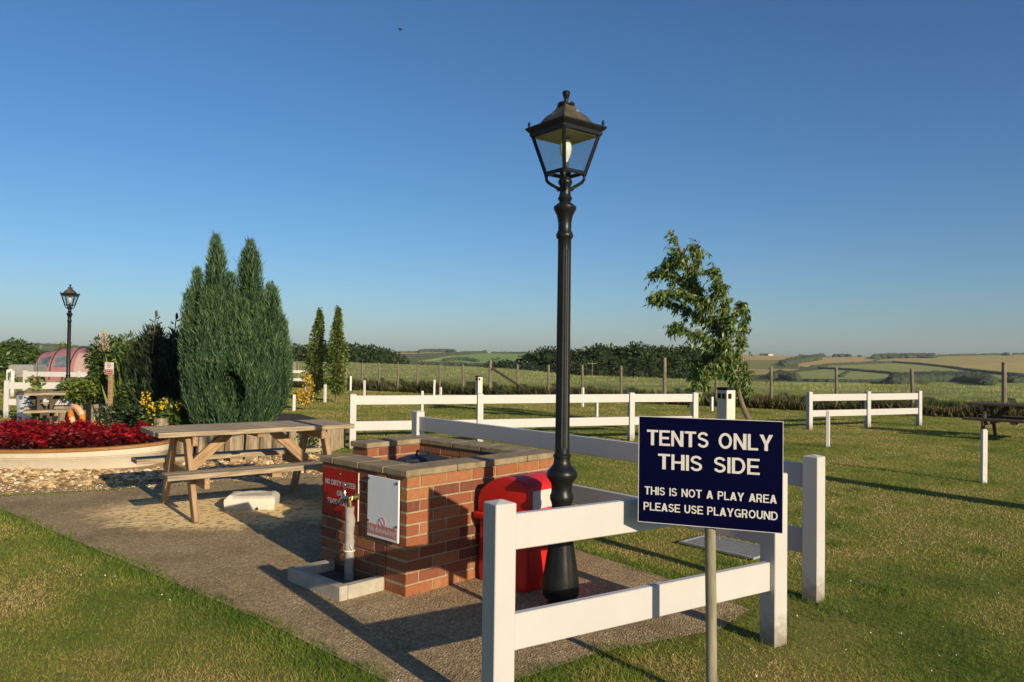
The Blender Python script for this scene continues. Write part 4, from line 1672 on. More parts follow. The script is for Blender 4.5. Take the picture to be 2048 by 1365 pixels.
bed = [(p[0], p[1]) for p in PATH] + [(-3.2, 15), (-5, 18), (-9.6, 18.5)]
sheet('bed_soil', bed, .10, M['soil'])

lb_ = thing('lifebuoy', 'faded orange and white lifebuoy leaning on the log edging', 'lifebuoy', (-8.74, 15.42, .20), math.radians(-28))
lb_.rotation_euler = (math.radians(12), 0, math.radians(-28))
for seg in range(8):
    mb = MB()
    t0, t1 = seg * PI / 4 + .2, (seg + 1) * PI / 4 + .2
    wide = seg % 2 == 0
    pts = [(.185 * math.cos(t), 0, .185 * math.sin(t)) for t in np.linspace(t0, t1, 8)]
    mb.tube(pts, .056 if wide else .058, 14)
    mb.build('ring', M['buoy'] if seg not in (3, 7) else M['buoy_orange'], lb_, True)

db = thing('dustbin', 'galvanised metal dustbin with a dark lid by the white fence', 'dustbin', (-10.05, 16.0, 0))
mb = MB()
prof = [(.205, 0), (.215, .01), (.245, .56), (.255, .565), (.255, .58), (.245, .585)]
mb.lathe(prof, 48, mod=lambda i, k: 1 + (.012 * (k % 4 > 1) if i in (1, 2) else 0))
mb.build('body', M['zinc'], db, True)
mb = MB()
mb.lathe([(.262, .58), (.268, .60), (.25, .625), (.15, .66), (.03, .67)], 28)
ld = mb.build('lid', M['zinc_dark'], db, True)
mb = MB()
mb.tube([(-.06, 0, .665), (-.05, 0, .70), (.05, 0, .70), (.06, 0, .665)], .01, 6)
mb.build('handle', M['zinc_dark'], ld, True)

# small sign on a wooden stake
ss = thing('bed_sign', 'small white and red prohibition sign on a wooden stake in the shrub bed', 'sign', (-7.22, 13.75, 0), math.radians(-14))
mb = MB()
mb.box((.01, .02, .62), (.075, .05, 1.24))
sp_ = mb.build('stake', M['wood_orange'], ss, False, .005)
mb = MB()
mb.box((0, -.012, 1.20), (.185, .012, .215))
sb_ = mb.build('board', M['letter'], ss, False, .002)
mb = MB()
mb.box((0, -.0190, 1.142), (.165, .002, .078))
mb.build('band', M['red_sign'], sb_)
mb = MB()
for z in (1.158, 1.128):
    for x0 in (-.068, -.022, .026):
        mb.box((x0 + .02, -.0206, z), (.034, .0014, .011))
mb.build('lettering', M['letter'], sb_)
mb = MB()
mb.tube([(.033 * math.cos(t), -.019, 1.252 + .033 * math.sin(t)) for t in np.linspace(0, 2 * PI, 25)], .005, 5)
mb.tube([(-.022, -.019, 1.274), (.022, -.019, 1.23)], .004, 5)
mb.build('prohibition_symbol', M['red_sign'], sb_)

# grey notice board far behind the cypress
gn = thing('grey_notice', 'small grey notice board on a post by the distant white fence', 'sign', (-9.55, 33.1, 0))
mb = MB()
mb.box((0, 0, .93), (.40, .03, .46))
mb.build('board', M['grey'], gn, False, .004)
mb = MB()
mb.box((0, .03, .5), (.07, .05, 1.0))
mb.build('post', M['wood_dark'], gn)

# ------------------------------------------------------------------ pink tunnel tent, trailer
tt = thing('tunnel_tent', 'pink tunnel tent with dark windows pitched behind white rails', 'tent', (-21.8, 40.0, 0), math.radians(5))
TL = 5.2
ribs = [(-2.35, 1.45, 1.35), (-1.5, 1.66, 1.5), (-.55, 1.70, 1.55), (.55, 1.52, 1.5), (1.45, 1.60, 1.5), (2.5, 1.35, 1.3)]
vs, fs = [], []
NS = 17
xs_ = []
for i in range(len(ribs) - 1):
    for t in (0, .5):
        a_, b_ = ribs[i], ribs[i + 1]
        sag = -.06 if t else 0
        xs_.append((a_[0] + (b_[0] - a_[0]) * t, a_[1] + (b_[1] - a_[1]) * t + sag, a_[2] + (b_[2] - a_[2]) * t + sag))
xs_.append(ribs[-1])
for x, h, w in xs_:
    for k in range(NS):
        t = PI * k / (NS - 1)
        vs.append((x, -w * math.cos(t), h * math.sin(t) ** .8))
for i in range(len(xs_) - 1):
    for k in range(NS - 1):
        a_ = i * NS + k
        fs.append((a_, a_ + 1, a_ + NS + 1, a_ + NS))
fs.append(tuple(range(NS)))
fs.append(tuple(range(len(vs) - NS, len(vs))))
mb = MB()
mb.add(vs, fs)
mb.build('canopy', M['tent'], tt, True)
for x, h, w in ribs:
    mb = MB()
    mb.tube([(x, -w * 1.01 * math.cos(t), h * 1.012 * math.sin(t) ** .8) for t in np.linspace(.02, PI - .02, 22)], .028, 6)
    mb.build('rib', M['tent_pole'], tt, True)


def tent_panel(x0, x1, t0, t1, name, mt, out=1.02):
    vs, fs = [], []
    n1, n2 = 7, 7
    for i in range(n1):
        x = x0 + (x1 - x0) * i / (n1 - 1)
        h = np.interp(x, [q[0] for q in xs_], [q[1] for q in xs_])
        w = np.interp(x, [q[0] for q in xs_], [q[2] for q in xs_])
        for j in range(n2):
            t = t0 + (t1 - t0) * j / (n2 - 1)
            vs.append((x, -w * out * math.cos(t), h * out * math.sin(t) ** .8))
    for i in range(n1 - 1):
        for j in range(n2 - 1):
            a_ = i * n2 + j
            fs.append((a_, a_ + 1, a_ + n2 + 1, a_ + n2))
    mb = MB()
    mb.add(vs, fs)
    return mb.build(name, mt, tt, True)


tent_panel(-2.2, -1.62, .35, .80, 'window', M['tent_window'])
tent_panel(-1.36, -.70, .35, .80, 'window', M['tent_window'])
tent_panel(-.35, .45, .12, .95, 'door_panel', M['tent_pale'])
tl_ = thing('trailer', 'small grey covered trailer left of the pink tent', 'trailer', (-20.9, 33.0, 0), math.radians(6))
mb = MB()
mb.prism([(-.5, -.5, .35), (.5, -.5, .35), (.5, -.5, .82), (.42, -.5, .90), (-.42, -.5, .90), (-.5, -.5, .82)], (0, 1.2, 0))
mb.build('body', M['grey'], tl_, False, .02)
for sx in (-1, 1):
    mb = MB()
    mb.tube([(sx * .50, .1, .25), (sx * .60, .1, .25)], [.24, .24], 18)
    mb.build('wheel', M['rubber'], tl_, True)

# ------------------------------------------------------------------ planting
def ellipsoid_pts(n, c, r, shell=.35):
    d = unit(rng.normal(size=(n, 3)))
    k = (shell + (1 - shell) * rng.random(n)) ** .6
    return np.array(c) + d * k[:, None] * np.array(r), d


def shrub(name, label, loc, r, n, L, W, mt, lumps=5, flowers=None, up=.4, droop=.2, cat='shrub', group=None):
    o = thing(name, label, cat, loc, 0, group)
    P, A, R_ = [], [], []
    for k in range(lumps):
        f = .62 if lumps > 1 else 1
        c = (random.uniform(-1, 1) * r[0] * .5, random.uniform(-1, 1) * r[1] * .5, r[2] * random.uniform(.75, 1.15))
        p, d = ellipsoid_pts(n // lumps, c, (r[0] * f, r[1] * f, r[2] * f * random.uniform(.8, 1.1)))
        P.append(p)
        A.append(d + rng.normal(size=p.shape) * .6 + np.array([0, 0, up]))
        R_.append(np.clip(.25 + .3 * random.random() + rng.normal(size=len(p)) * .22, 0, 1))
    P, A, R_ = np.vstack(P), np.vstack(A), np.concatenate(R_)
    ok = P[:, 2] > .02
    P, A, R_ = P[ok], A[ok], R_[ok]
    leaves('foliage', P, A, L * rng.uniform(.6, 1.3, len(P)), W * rng.uniform(.7, 1.2, len(P)), mt, o, R_, droop)
    mb = MB()
    for k in range(6):
        t = random.uniform(0, 6.3)
        e = (math.cos(t) * r[0] * .6, math.sin(t) * r[1] * .6, r[2] * random.uniform(1, 1.6))
        mb.tube([(0, 0, -.05), (e[0] * .4, e[1] * .4, e[2] * .55), e], [.018, .012, .005], 5)
    mb.build('stem', M['dead_stem'], o, True)
    if flowers:
        pos, mt2, sz = flowers
        for (x, y, z) in pos:
            P, A = [], []
            for q in range(18):
                P.append((x + random.gauss(0, sz * .5), y + random.gauss(0, sz * .5), z + random.gauss(0, sz)))
                A.append((random.gauss(0, 1), random.gauss(0, 1), random.gauss(.4, 1)))
            leaves('flower', np.array(P), np.array(A), sz * .8, sz * .7, mt2, o)
    return o


def at(px, Zd, py=None):
    """x and height of a pixel seen at a given depth"""
    x = (px - 1024) / FPX * Zd
    z = None if py is None else CAMH + (hor(px) - py) * Zd / FPX
    return x, z


def cypress(name, label, loc, leaders, n_per, mt, L=(.10, .20), W=(.014, .026), cat='conifer', tuck=None, hollow=None):
    """upright sprays over several spindle leaders"""
    o = thing(name, label, cat, loc)
    P, A, R_ = [], [], []
    ev, ef, er = [], [], []
    for (x, y, h, r, z0) in leaders:
        n = int(n_per * h * r)
        t = rng.random(n) ** .9
        prof = np.interp(t, [0, .12, .38, .70, .88, .96, 1], [.50, .80, 1, .98, .76, .46, .08])
        ph = rng.random(n) * 2 * PI
        lump = .86 + .16 * np.sin(ph * 5 + t * 9 + x * 7) + .10 * np.sin(ph * 11 - t * 23)
        rr = r * prof * lump * (1 - .22 * rng.random(n) ** 2)
        p = np.stack([x + rr * np.cos(ph), y + rr * np.sin(ph), z0 + t * (h - z0)], 1)
        out = np.stack([np.cos(ph), np.sin(ph), np.zeros(n)], 1)
        P.append(p)
        A.append(out * (.30 + .25 * rng.random(n))[:, None] + rng.normal(size=(n, 3)) * .22 + np.array([0, 0, 1.0]))
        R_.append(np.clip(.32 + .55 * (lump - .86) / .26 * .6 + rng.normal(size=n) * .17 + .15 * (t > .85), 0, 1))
        nb = len(ev)  # dark core inside each lobe, added to block light between the sprays
        K = 12
        lev = np.linspace(0, .97, 9)
        pr = np.interp(lev, [0, .12, .38, .70, .88, .96, 1], [.50, .80, 1, .98, .76, .46, .08]) * .62
        for a_, b_ in zip(lev, pr):
            for k in range(K):
                ev.append((x + r * b_ * math.cos(2 * PI * k / K), y + r * b_ * math.sin(2 * PI * k / K), z0 + a_ * (h - z0)))
        for j in range(len(lev) - 1):
            for k in range(K):
                ef.append((nb + j * K + k, nb + j * K + (k + 1) % K, nb + (j + 1) * K + (k + 1) % K, nb + (j + 1) * K + k))
    P, A, R_ = np.vstack(P), np.vstack(A), np.concatenate(R_)
    n = len(P)
    ev = np.array(ev)
    for Q in (P, ev):
        if tuck:
            Q[:, :2] *= np.interp(Q[:, 2], tuck[0], tuck[1])[:, None]
        if hollow:
            q = ((Q[:, 0] - hollow[0]) / hollow[2]) ** 2 + ((Q[:, 2] - hollow[1]) / hollow[3]) ** 2
            Q[:, 1] += (.38 if Q is P else .85) * np.clip(1 - q, 0, 1) ** .5 * (Q[:, 1] < .1)
    leaves('foliage', P, A, rng.uniform(*L, n) * np.where(rng.random(n) < .06, 1.9, 1), rng.uniform(*W, n), mt, o, R_, 0, (np.array(ev), np.array(ef), np.zeros(len(ev))))
    mb = MB()
    hm = max(l[2] for l in leaders)
    mb.tube([(0, 0, -.1), (0, 0, .5), (0, .05, hm * .5)], [.12, .10, .03], 8)
    mb.build('trunk', M['bark'], o, True)
    return o


# many upright lobes; their tips follow the ragged top of the tree
SKY = [(368, 640), (376, 570), (390, 538), (402, 560), (412, 505), (428, 470), (441, 500), (455, 560), (470, 520), (484, 486), (497, 480), (511, 500), (521, 565), (533, 580), (545, 568), (553, 600), (562, 655), (574, 690)]
CYZ = 12.45
lobes = []
cxm = (472 - 1024) / FPX * CYZ
for px, yt, r_, dy in ((390, 540, .135, .05), (379, 585, .12, -.05), (428, 474, .165, 0), (440, 505, .15, -.08), (417, 520, .14, .1), (496, 484, .17, .02), (510, 508, .14, -.05), (482, 505, .14, .1), (538, 570, .16, .02), (550, 582, .13, -.08), (563, 640, .12, 0), (460, 550, .16, -.02), (525, 590, .12, -.1), (572, 690, .10, .03)):
    zt_ = CAMH + (hor(px) - yt) * CYZ / FPX
    lobes.append(((px - 1024) / FPX * CYZ - cxm, dy, zt_, r_, .2 + .34 * (abs((px - 1024) / FPX * CYZ - cxm) / .86) ** 3))
LOW = [(366, 660), (385, 600), (404, 592), (428, 560), (462, 596), (497, 565), (528, 608), (552, 615), (576, 700)]
for row, (dy, drop, r0) in enumerate(((-.18, .10, .135), (-.36, .55, .14), (-.50, 1.0, .145), (.36, .10, .2))):
    npx = (12, 10, 8, 6)[row]
    x0_, x1_ = ((380, 564), (392, 554), (406, 542), (395, 545))[row]
    for k in range(npx):
        px = x0_ + (x1_ - x0_) * k / (npx - 1) + random.uniform(-4, 4)
        yt = np.interp(px, [q[0] for q in LOW], [q[1] for q in LOW])
        zt_ = CAMH + (hor(px) - yt) * CYZ / FPX - drop + random.uniform(-.22, .10)
        xo = (px - 1024) / FPX * CYZ - cxm
        edge_ = abs(xo) / .86
        z0_ = .14 + .34 * edge_ ** 3
        lobes.append((xo, dy * math.sqrt(max(.05, 1 - edge_ ** 2)) + random.uniform(-.05, .05), max(zt_, z0_ + .6), r0 * random.uniform(.8, 1.15), z0_))
cypress('cypress_tree', 'large blue green cypress with several upright tips behind the picnic table', (cxm, CYZ, 0), lobes, 8200, M['conifer'], (.05, .11), (.009, .015), 'conifer', ([.1, .35, .7, 1.1], [.60, .80, .95, 1]), (.10, .88, .26, .34))
cypress('juniper_tree', 'dark juniper clump left of the large cypress', (-6.40, 14.4, 0), [
    (-.36, 0, 1.92, .28, .2), (.05, .1, 1.80, .30, .2), (.4, -.1, 1.62, .35, .2), (-.62, .1, 1.62, .24, .2), (.80, .0, 1.5, .38, .15), (.1, -.3, 1.35, .45, .1)],
    2600, M['juniper'], (.10, .22), (.016, .03))

# leafy shrubs of the bed
SHR = [
    ('lime_shrub', 'lime green leafy shrub above the logs at the left of the bed', (-9.75, 17.4, .15), (.62, .45, .46), 2800, .10, .06, 'leaf_lime'),
    ('pale_shrub', 'yellow green leafy shrub beside the lime one, above the lifebuoy', (-9.10, 17.2, .15), (.50, .45, .50), 2200, .11, .06, 'leaf_lime'),
    ('tall_shrub', 'tall mid green shrub behind the small stake sign', (-8.85, 17.4, .3), (.66, .6, .92), 7500, .11, .045, 'leaf_mid'),
    ('tall_shrub', 'tall olive green shrub between the pale plumes and the dark junipers', (-7.95, 16.6, .3), (.62, .6, .86), 7200, .115, .042, 'leaf_mid'),
    ('tall_shrub', 'tall airy green shrub at the foot of the tallest pale plume', (-9.25, 17.8, .3), (.50, .5, .72), 4200, .10, .045, 'leaf_mid'),
    ('low_shrub', 'low green shrub at the foot of the small stake sign', (-7.75, 15.9, .1), (.5, .4, .40), 2800, .085, .035, 'leaf_mid'),
    ('brown_shrub', 'olive brown twiggy shrub between the stake sign and the junipers', (-7.0, 14.5, .1), (.5, .45, .58), 3400, .10, .028, 'leaf_mid'),
    ('bushy_shrub', 'dark glossy shrub below the yellow flowers, near the big cypress', (-5.75, 12.9, .05), (.50, .42, .38), 3200, .085, .042, 'leaf_dark'),
    ('ground_shrub', 'small dark green shrub behind the boat planter flowers', (-6.65, 13.4, .05), (.60, .4, .32), 2400, .08, .036, 'leaf_dark'),
    ('hedge_shrub', 'green bush with small white flowers behind the dark picnic table', (-9.75, 17.6, .1), (.6, .5, .40), 2400, .09, .045, 'leaf_mid'),
]
for nm, lb, loc, r, n, L_, W_, mt_ in SHR:
    fl = None
    if nm == 'hedge_shrub':
        fl = ([(random.uniform(-.2, .6), -.35, random.uniform(.55, .8)) for _ in range(7)], M['plume'], .05)
    shrub(nm, lb, loc, r, n, L_, W_, M[mt_], 6, fl)
ys = shrub('yellow_flower_shrub', 'green shrub with spikes of bright yellow flowers', (-5.62, 12.45, .1), (.36, .3, .36), 1500, .09, .045, M['leaf_mid'], 4,
           ([(x, random.uniform(-.3, -.15), z) for x, z in ((-.28, .66), (-.27, .60), (-.17, .64), (-.11, .57), (-.12, .52), (.06, .60), (.06, .54), (.28, .54), (.36, .60), (-.06, .30), (.02, .27), (.22, .18))], M['petal_yellow'], .045))
# golden bush on the lawn
gb = thing('golden_bush', 'thin golden yellow bush on the lawn beside a short white peg', 'bush', (-5.55, 20.6, 0))
n = 620
t = rng.random(n)
cx_ = np.where(rng.random(n) < .68, .03 + .10 * (1 - t) * 0 + .08 * np.sin(t * 3), -.17)
hz = np.where(cx_ < -.1, .25 + t * .28, .12 + t * .84)
P = np.stack([cx_ + rng.normal(size=n) * .06, rng.normal(size=n) * .07, hz], 1)
leaves('foliage', P, rng.normal(size=(n, 3)) + np.array([0, 0, .5]), .07, .05, M['leaf_yellow'], gb)
mb = MB()
mb.tube([(0, 0, -.05), (.05, 0, .4), (.06, 0, .9)], [.012, .01, .005], 5)
mb.tube([(0, 0, -.05), (-.12, 0, .3), (-.17, 0, .5)], [.01, .008, .004], 5)
mb.tube([(.16, .0, -.05), (.20, 0, .85)], [.008, .007], 5)
mb.build('stem', M['dead_stem'], gb, True)


def slim_tree(label, px, Zd, ytop, w, lean=0):
    x, zt_ = at(px, Zd, ytop)
    o = thing('columnar_tree', label, 'tree', (x, Zd, 0), 0, 'slim columnar trees on the lawn')
    mb = MB()
    mb.tube([(0, 0, -.1), (.02, 0, zt_ * .4), (lean, 0, zt_)], [.045, .03, .006], 7)
    for k in range(26):
        z = zt_ * (.14 + .8 * k / 26)
        t = k * 2.4
        l_ = w * (1 - .6 * k / 26)
        cxk = lean * z / zt_
        mb.tube([(cxk, 0, z), (cxk + math.cos(t) * l_ * .6, math.sin(t) * l_ * .6, z + l_ * .9), (cxk + math.cos(t) * l_ * .8, math.sin(t) * l_ * .8, z + l_ * 1.9)], [.011, .008, .003], 4)
    mb.build('trunk', M['bark'], o, True)
    n = 3600
    t = .10 + .90 * rng.random(n) ** 1.1
    pr = np.interp(t, [.1, .18, .35, .6, .8, .92, 1], [.35, .85, 1, .8, .45, .2, .06])
    ph = rng.random(n) * 2 * PI
    rr = w * pr * np.sqrt(rng.random(n)) * (.75 + .4 * np.sin(ph * 3 + t * 14))
    P = np.stack([lean * t + rr * np.cos(ph), rr * np.sin(ph), t * zt_ + rng.normal(size=n) * .05], 1)
    A = np.stack([np.cos(ph), np.sin(ph), .3 + rng.normal(size=n) * .5], 1) + rng.normal(size=(n, 3)) * .5
    leaves('crown', P, A, rng.uniform(.07, .12, n), rng.uniform(.04, .065, n), M['leaf_horn'], o, np.clip(rng.random(n) * .7 + .35 * (np.cos(ph - .7)) * .3 + .1, 0, 1), .2)
    return o


slim_tree('left one of the two slim columnar trees right of the cypress', 628, 25.0, 622, .36, .18)
slim_tree('right one of the two slim columnar trees, bare stem at its foot', 674, 24.3, 618, .35, .02)

# flower spikes, plumes and sword leaves


def spike(label, px, Zd, ytop, mt):
    x, zt_ = at(px, Zd, ytop)
    o = thing('flower_spike', label, 'plant', (x, Zd, 0), 0)
    mb = MB()
    mb.tube([(0, 0, 0), (-.02, 0, zt_ * .5), (0.05, 0, zt_)], [.018, .014, .008], 6)
    side = 1
    for k in range(13):
        z = zt_ - .10 - .058 * k
        l_ = .07 + .012 * k
        xs0 = .05 - .06 * (zt_ - z) / zt_
        mb.tube([(xs0, 0, z), (xs0 + side * l_ * .6, random.uniform(-.04, .04), z + l_ * .16), (xs0 + side * l_ * 1.2, random.uniform(-.06, .06), z + l_ * .62)], [.007, .006, .005], 5)
        for q in range(3):
            f = .7 + .2 * q
            mb.blob((xs0 + side * l_ * (.6 + .26 * q), random.uniform(-.03, .03), z + l_ * (.22 + .18 * q)), .013, 1, .3, (1.5, 1, 1))
        side = -side
    mb.blob((.06, 0, zt_), .028, 1, .2, (1, 1, 2.4))
    mb.build('stalk', mt, o, True)
    n = 46
    t = rng.random(n) * 2 * PI
    P = np.stack([rng.normal(size=n) * .05, rng.normal(size=n) * .05, np.full(n, .1)], 1)
    A = np.stack([np.cos(t) * .42, np.sin(t) * .42, np.ones(n)], 1)
    leaves('sword_leaf', P, A, rng.uniform(.6, 1.15, n), .05, M['leaf_dark'], o, None, .12)
    return o


spike('brown flower spike with short curved side branches above the junipers', 305, 14.2, 628, M['dead_stem'])
spike('black seed spike silhouetted between junipers and the large cypress', 346, 14.0, 632, M['tent_pole'])
for px, yt, Zd, lb in ((207, 667, 16.8, 'tallest pale plume of tall grass rising left of the junipers'), (228, 684, 17.2, 'middle thin pale plume rising above the tall shrub'), (246, 680, 17.0, 'right thin pale plume rising above the tall shrub')):
    x, zt_ = at(px, Zd, yt)
    o = thing('plume_grass', lb, 'plant', (x, Zd, 0), 0, 'pale grass plumes')
    mb = MB()
    mb.tube([(0, 0, 0), (.02, 0, zt_ - .1)], [.008, .005], 5)
    mb.build('stalk', M['stem'], o)
    n = 260 if px == 207 else 60
    t = rng.random(n)
    w_ = .075 if px == 207 else .02
    P = np.stack([.02 + rng.normal(size=n) * w_ * (1 - t * .8), rng.normal(size=n) * w_, zt_ - .42 + t * .42], 1)
    leaves('plume', P, rng.normal(size=(n, 3)) * .4 + np.array([0, 0, 1]), .08, .018, M['plume'], o)
x, zt_ = at(258, 15.0, 700)
o = thing('sword_leaf_plant', 'clump of long pale green sword leaves left of the junipers', 'plant', (x, 15.0, 0))
n = 90
t = rng.random(n) * 2 * PI
A = np.stack([np.cos(t) * .28, np.sin(t) * .28, np.ones(n)], 1)
leaves('sword_leaf', np.stack([rng.normal(size=n) * .08, rng.normal(size=n) * .08, np.zeros(n)], 1), A, rng.uniform(.9, 1.62, n), .06, M['leaf_lime'], o, None, .05)
o = thing('vine_stake', 'thin climbing plant with yellow green leaves beside the dark picnic table', 'plant', (-9.25, 14.9, 0))
n = 140
t = rng.random(n)
leaves('foliage', np.stack([rng.normal(size=n) * .05, rng.normal(size=n) * .05, t * .95], 1), rng.normal(size=(n, 3)), .12, .09, M['leaf_lime'], o)
mb = MB()
mb.tube([(0, 0, 0), (.02, 0, 1.3)], [.008, .006], 5)
mb.build('stem', M['dead_stem'], o)
# green ivy against the logs under the table
o = thing('creeper', 'small green creeper growing up the log edging behind the picnic table', 'plant', (-3.05, 11.42, 0))
n = 330
t = rng.random(n)
leaves('foliage', np.stack([rng.normal(size=n) * (.10 + .08 * (1 - t)), -.05 + rng.normal(size=n) * .05, t * .46], 1), rng.normal(size=(n, 3)) + np.array([0, -.5, .3]), .06, .04, M['leaf_mid'], o)
mb = MB()
mb.tube([(0, 0, 0), (.03, -.02, .25), (-.3, -.03, .35)], [.006, .005, .003], 5)
mb.build('stem', M['stem'], o)

# ------------------------------------------------------------------ the leaning tree
TX, TY = 4.86, 15.5
lt = thing('leaning_tree', 'windblown young tree with drooping leaves leaning left behind the sign', 'tree', (TX, TY, 0))


def tpx(px, py, dy=0):
    x, z = at(px, TY + dy, py)
    return Vector((x - TX, dy, z))


def spline(pts, n=8):
    pts = [Vector(p) for p in pts]
    out = []
    for i in range(len(pts) - 1):
        a_, b_, c_, d_ = pts[max(i - 1, 0)], pts[i], pts[i + 1], pts[min(i + 2, len(pts) - 1)]
        for k in range(n):
            t = k / n
            out.append(.5 * ((2 * b_) + (c_ - a_) * t + (2 * a_ - 5 * b_ + 4 * c_ - d_) * t * t + (-a_ + 3 * b_ - 3 * c_ + d_) * t ** 3))
    out.append(pts[-1])
    return out


mb = MB()
trunk = spline([Vector((.05, 0, -.1)), tpx(1500, 845), tpx(1482, 800), tpx(1471, 755), tpx(1450, 690), tpx(1420, 620), tpx(1388, 560), tpx(1362, 505), tpx(1346, 470)], 5)
mb.tube(trunk, list(np.linspace(.062, .007, len(trunk))), 9)
mains = [trunk]
LIMBS = [
    ([(1474, 765), (1486, 700), (1490, 650), (1489, 612)], .035, .15), ([(1472, 770), (1462, 710), (1466, 660), (1470, 630)], .03, -.25),
    ([(1455, 705), (1420, 680), (1390, 668), (1350, 655)], .025, -.2), ([(1440, 665), (1410, 640), (1365, 615), (1318, 600)], .025, .25),
    ([(1420, 620), (1380, 595), (1345, 585), (1312, 598)], .022, -.1), ([(1405, 590), (1370, 565), (1335, 548), (1308, 552)], .02, .2),
    ([(1390, 560), (1400, 520), (1395, 495)], .018, .3), ([(1420, 620), (1440, 580), (1432, 540)], .02, -.3), ([(1440, 660), (1455, 620), (1450, 575)], .02, .3),
    ([(1462, 730), (1430, 740), (1405, 765), (1395, 795)], .02, -.35), ([(1460, 720), (1425, 715), (1400, 735), (1410, 770)], .018, .35), ([(1376, 530), (1350, 520), (1330, 540)], .012, .15), ([(1474, 760), (1490, 740), (1497, 780)], .012, .2)]
for pl_, r, dy in LIMBS:
    pts = spline([tpx(px, py, dy * i / (len(pl_) - 1) * 1.6) for i, (px, py) in enumerate(pl_)], 5)
    mb.tube(pts, list(np.linspace(r, .005, len(pts))), 6)
    mains.append(pts)
P, A = [], []
for li, pts in enumerate(mains):
    n_tw = int(len(pts) * (7.5 if li else 3.6))
    lo_ = .30 if li == 0 else .12
    for _ in range(n_tw):
        i = random.randint(int(lo_ * len(pts)), len(pts) - 1)
        p = pts[i]
        d = Vector((random.gauss(-.35, .55), random.gauss(0, .6), random.gauss(.15, .5))).normalized()
        l_ = random.uniform(.08, .27)
        q = [p, p + d * l_ * .5 + Vector((0, 0, .03)), p + d * l_ + Vector((-.03, 0, -.03))]
        mb.tube(q, [.006, .004, .002], 4)
        for k in range(random.randint(5, 9)):
            f = random.uniform(.25, 1)
            b_ = q[0].lerp(q[2], f) + Vector((0, 0, .03 * math.sin(f * PI)))
            P.append(b_)
            A.append((random.gauss(-.25, .5), random.gauss(0, .5), random.gauss(-.65, .35)))
mb.build('trunk', M['bark'], lt, True)
P, A = np.array([tuple(p) for p in P]), np.array(A)
n = len(P)
leaves('crown', P, A, rng.uniform(.07, .14, n), rng.uniform(.028, .052, n), M['leaf_cherry'], lt, np.clip(rng.random(n) * .8 + .15 * rng.random(n), 0, 1), .12)

# ------------------------------------------------------------------ trees of the middle distance


def crown_mesh(name, clumps, n, L, W, mt, parent, core=.72):
    P, A, R_ = [], [], []
    ev, ef = [], []
    tot = sum(c[3] ** 2 for c in clumps)
    for (x, y, z, r) in clumps:
        k = int(n * r * r / tot)
        d = unit(rng.normal(size=(k, 3)))
        rr = r * (.72 + .36 * rng.random(k))
        p = np.array([x, y, z]) + d * rr[:, None] * np.array([1, 1, .85])
        P.append(p)
        A.append(d + rng.normal(size=(k, 3)) * .7)
        R_.append(np.clip(.2 + .35 * random.random() + rng.normal(size=k) * .2, 0, 1))
        vs, fs = ICO[2]
        o_ = len(ev)
        for q in vs:
            jj = r * core * random.uniform(.85, 1.1)
            ev.append((x + q[0] * jj, y + q[1] * jj, z + q[2] * jj * .85))
        ef += [(f[0] + o_, f[1] + o_, f[2] + o_, f[2] + o_) for f in fs]
    P, A, R_ = np.vstack(P), np.vstack(A), np.concatenate(R_)
    # triangles of the inner mass become thin quads
    ev = np.array(ev)
    ef = np.array(ef)
    mids = (ev[ef[:, 2]] + ev[ef[:, 0]]) / 2
    ef2 = np.stack([ef[:, 0], ef[:, 1], ef[:, 2], np.arange(len(mids)) + len(ev)], 1)
    ev = np.vstack([ev, mids])
    m_ = len(P)
    return leaves(name, P, A, rng.uniform(.7, 1.3, m_) * L, rng.uniform(.7, 1.3, m_) * W, mt, parent, R_, .1, (ev, ef2, np.full(len(ev), .1)))


def wood_proto(h, w, label, group, n=2600, L=.75, W=.5, mt='wood_far', name='woodland_tree'):
    o = thing(name, label, 'tree', (0, 0, 0), 0, group)
    cl = [(0, 0, h * .62, w * .55)]
    for k in range(11):
        t = k * 2.39996
        zz = h * (.26 + .60 * (k / 10))
        rad = w * .48 * math.sin(PI * (.20 + .66 * k / 10))
        cl.append((math.cos(t) * rad, math.sin(t) * rad, zz, w * random.uniform(.25, .36)))
    cr_ = crown_mesh('crown', cl, n, L, W, M[mt], o)
    zz_ = np.empty(len(cr_.data.vertices) * 3)
    cr_.data.vertices.foreach_get('co', zz_)
    HT[o.name] = float(np.percentile(zz_[2::3], 99))
    mb = MB()
    mb.tube([(0, 0, -1), (0, 0, h * .3), (0, 0, h * .6)], [w * .05, w * .04, w * .02], 7)
    mb.build('trunk', M['bark'], o, True)
    return o


HT = {}
GW = 'trees of the dark wood beyond the barley, right of the lamp post'
LW = 'dark leafy tree in the wood beyond the barley right of the lamp post'
pr_ = [wood_proto(9.5, 9, LW, GW), wood_proto(8.5, 10, LW, GW), wood_proto(7.5, 7.5, LW, GW)]
for o in pr_:
    o.location = (0, 0, -500)
used = set()


def place(protos_, i, px, d, ytop, label, group, h0s, zbase=None, wide=1.0):
    base = tpt(px, d)
    top = CAMH + (hor(px) - ytop) * d / FPX
    k = i % len(protos_)
    src = protos_[k]
    s = (top - base.z) / HT[src.name]
    if (id(protos_), k) not in used:
        used.add((id(protos_), k))
        o = src
    else:
        o = dup(src, (0, 0, 0))
    o.location = base
    o.rotation_euler = (0, 0, i * 1.7)
    o.scale = (s * wide, s * wide, s)
    o['label'] = label
    o['group'] = group
    return o


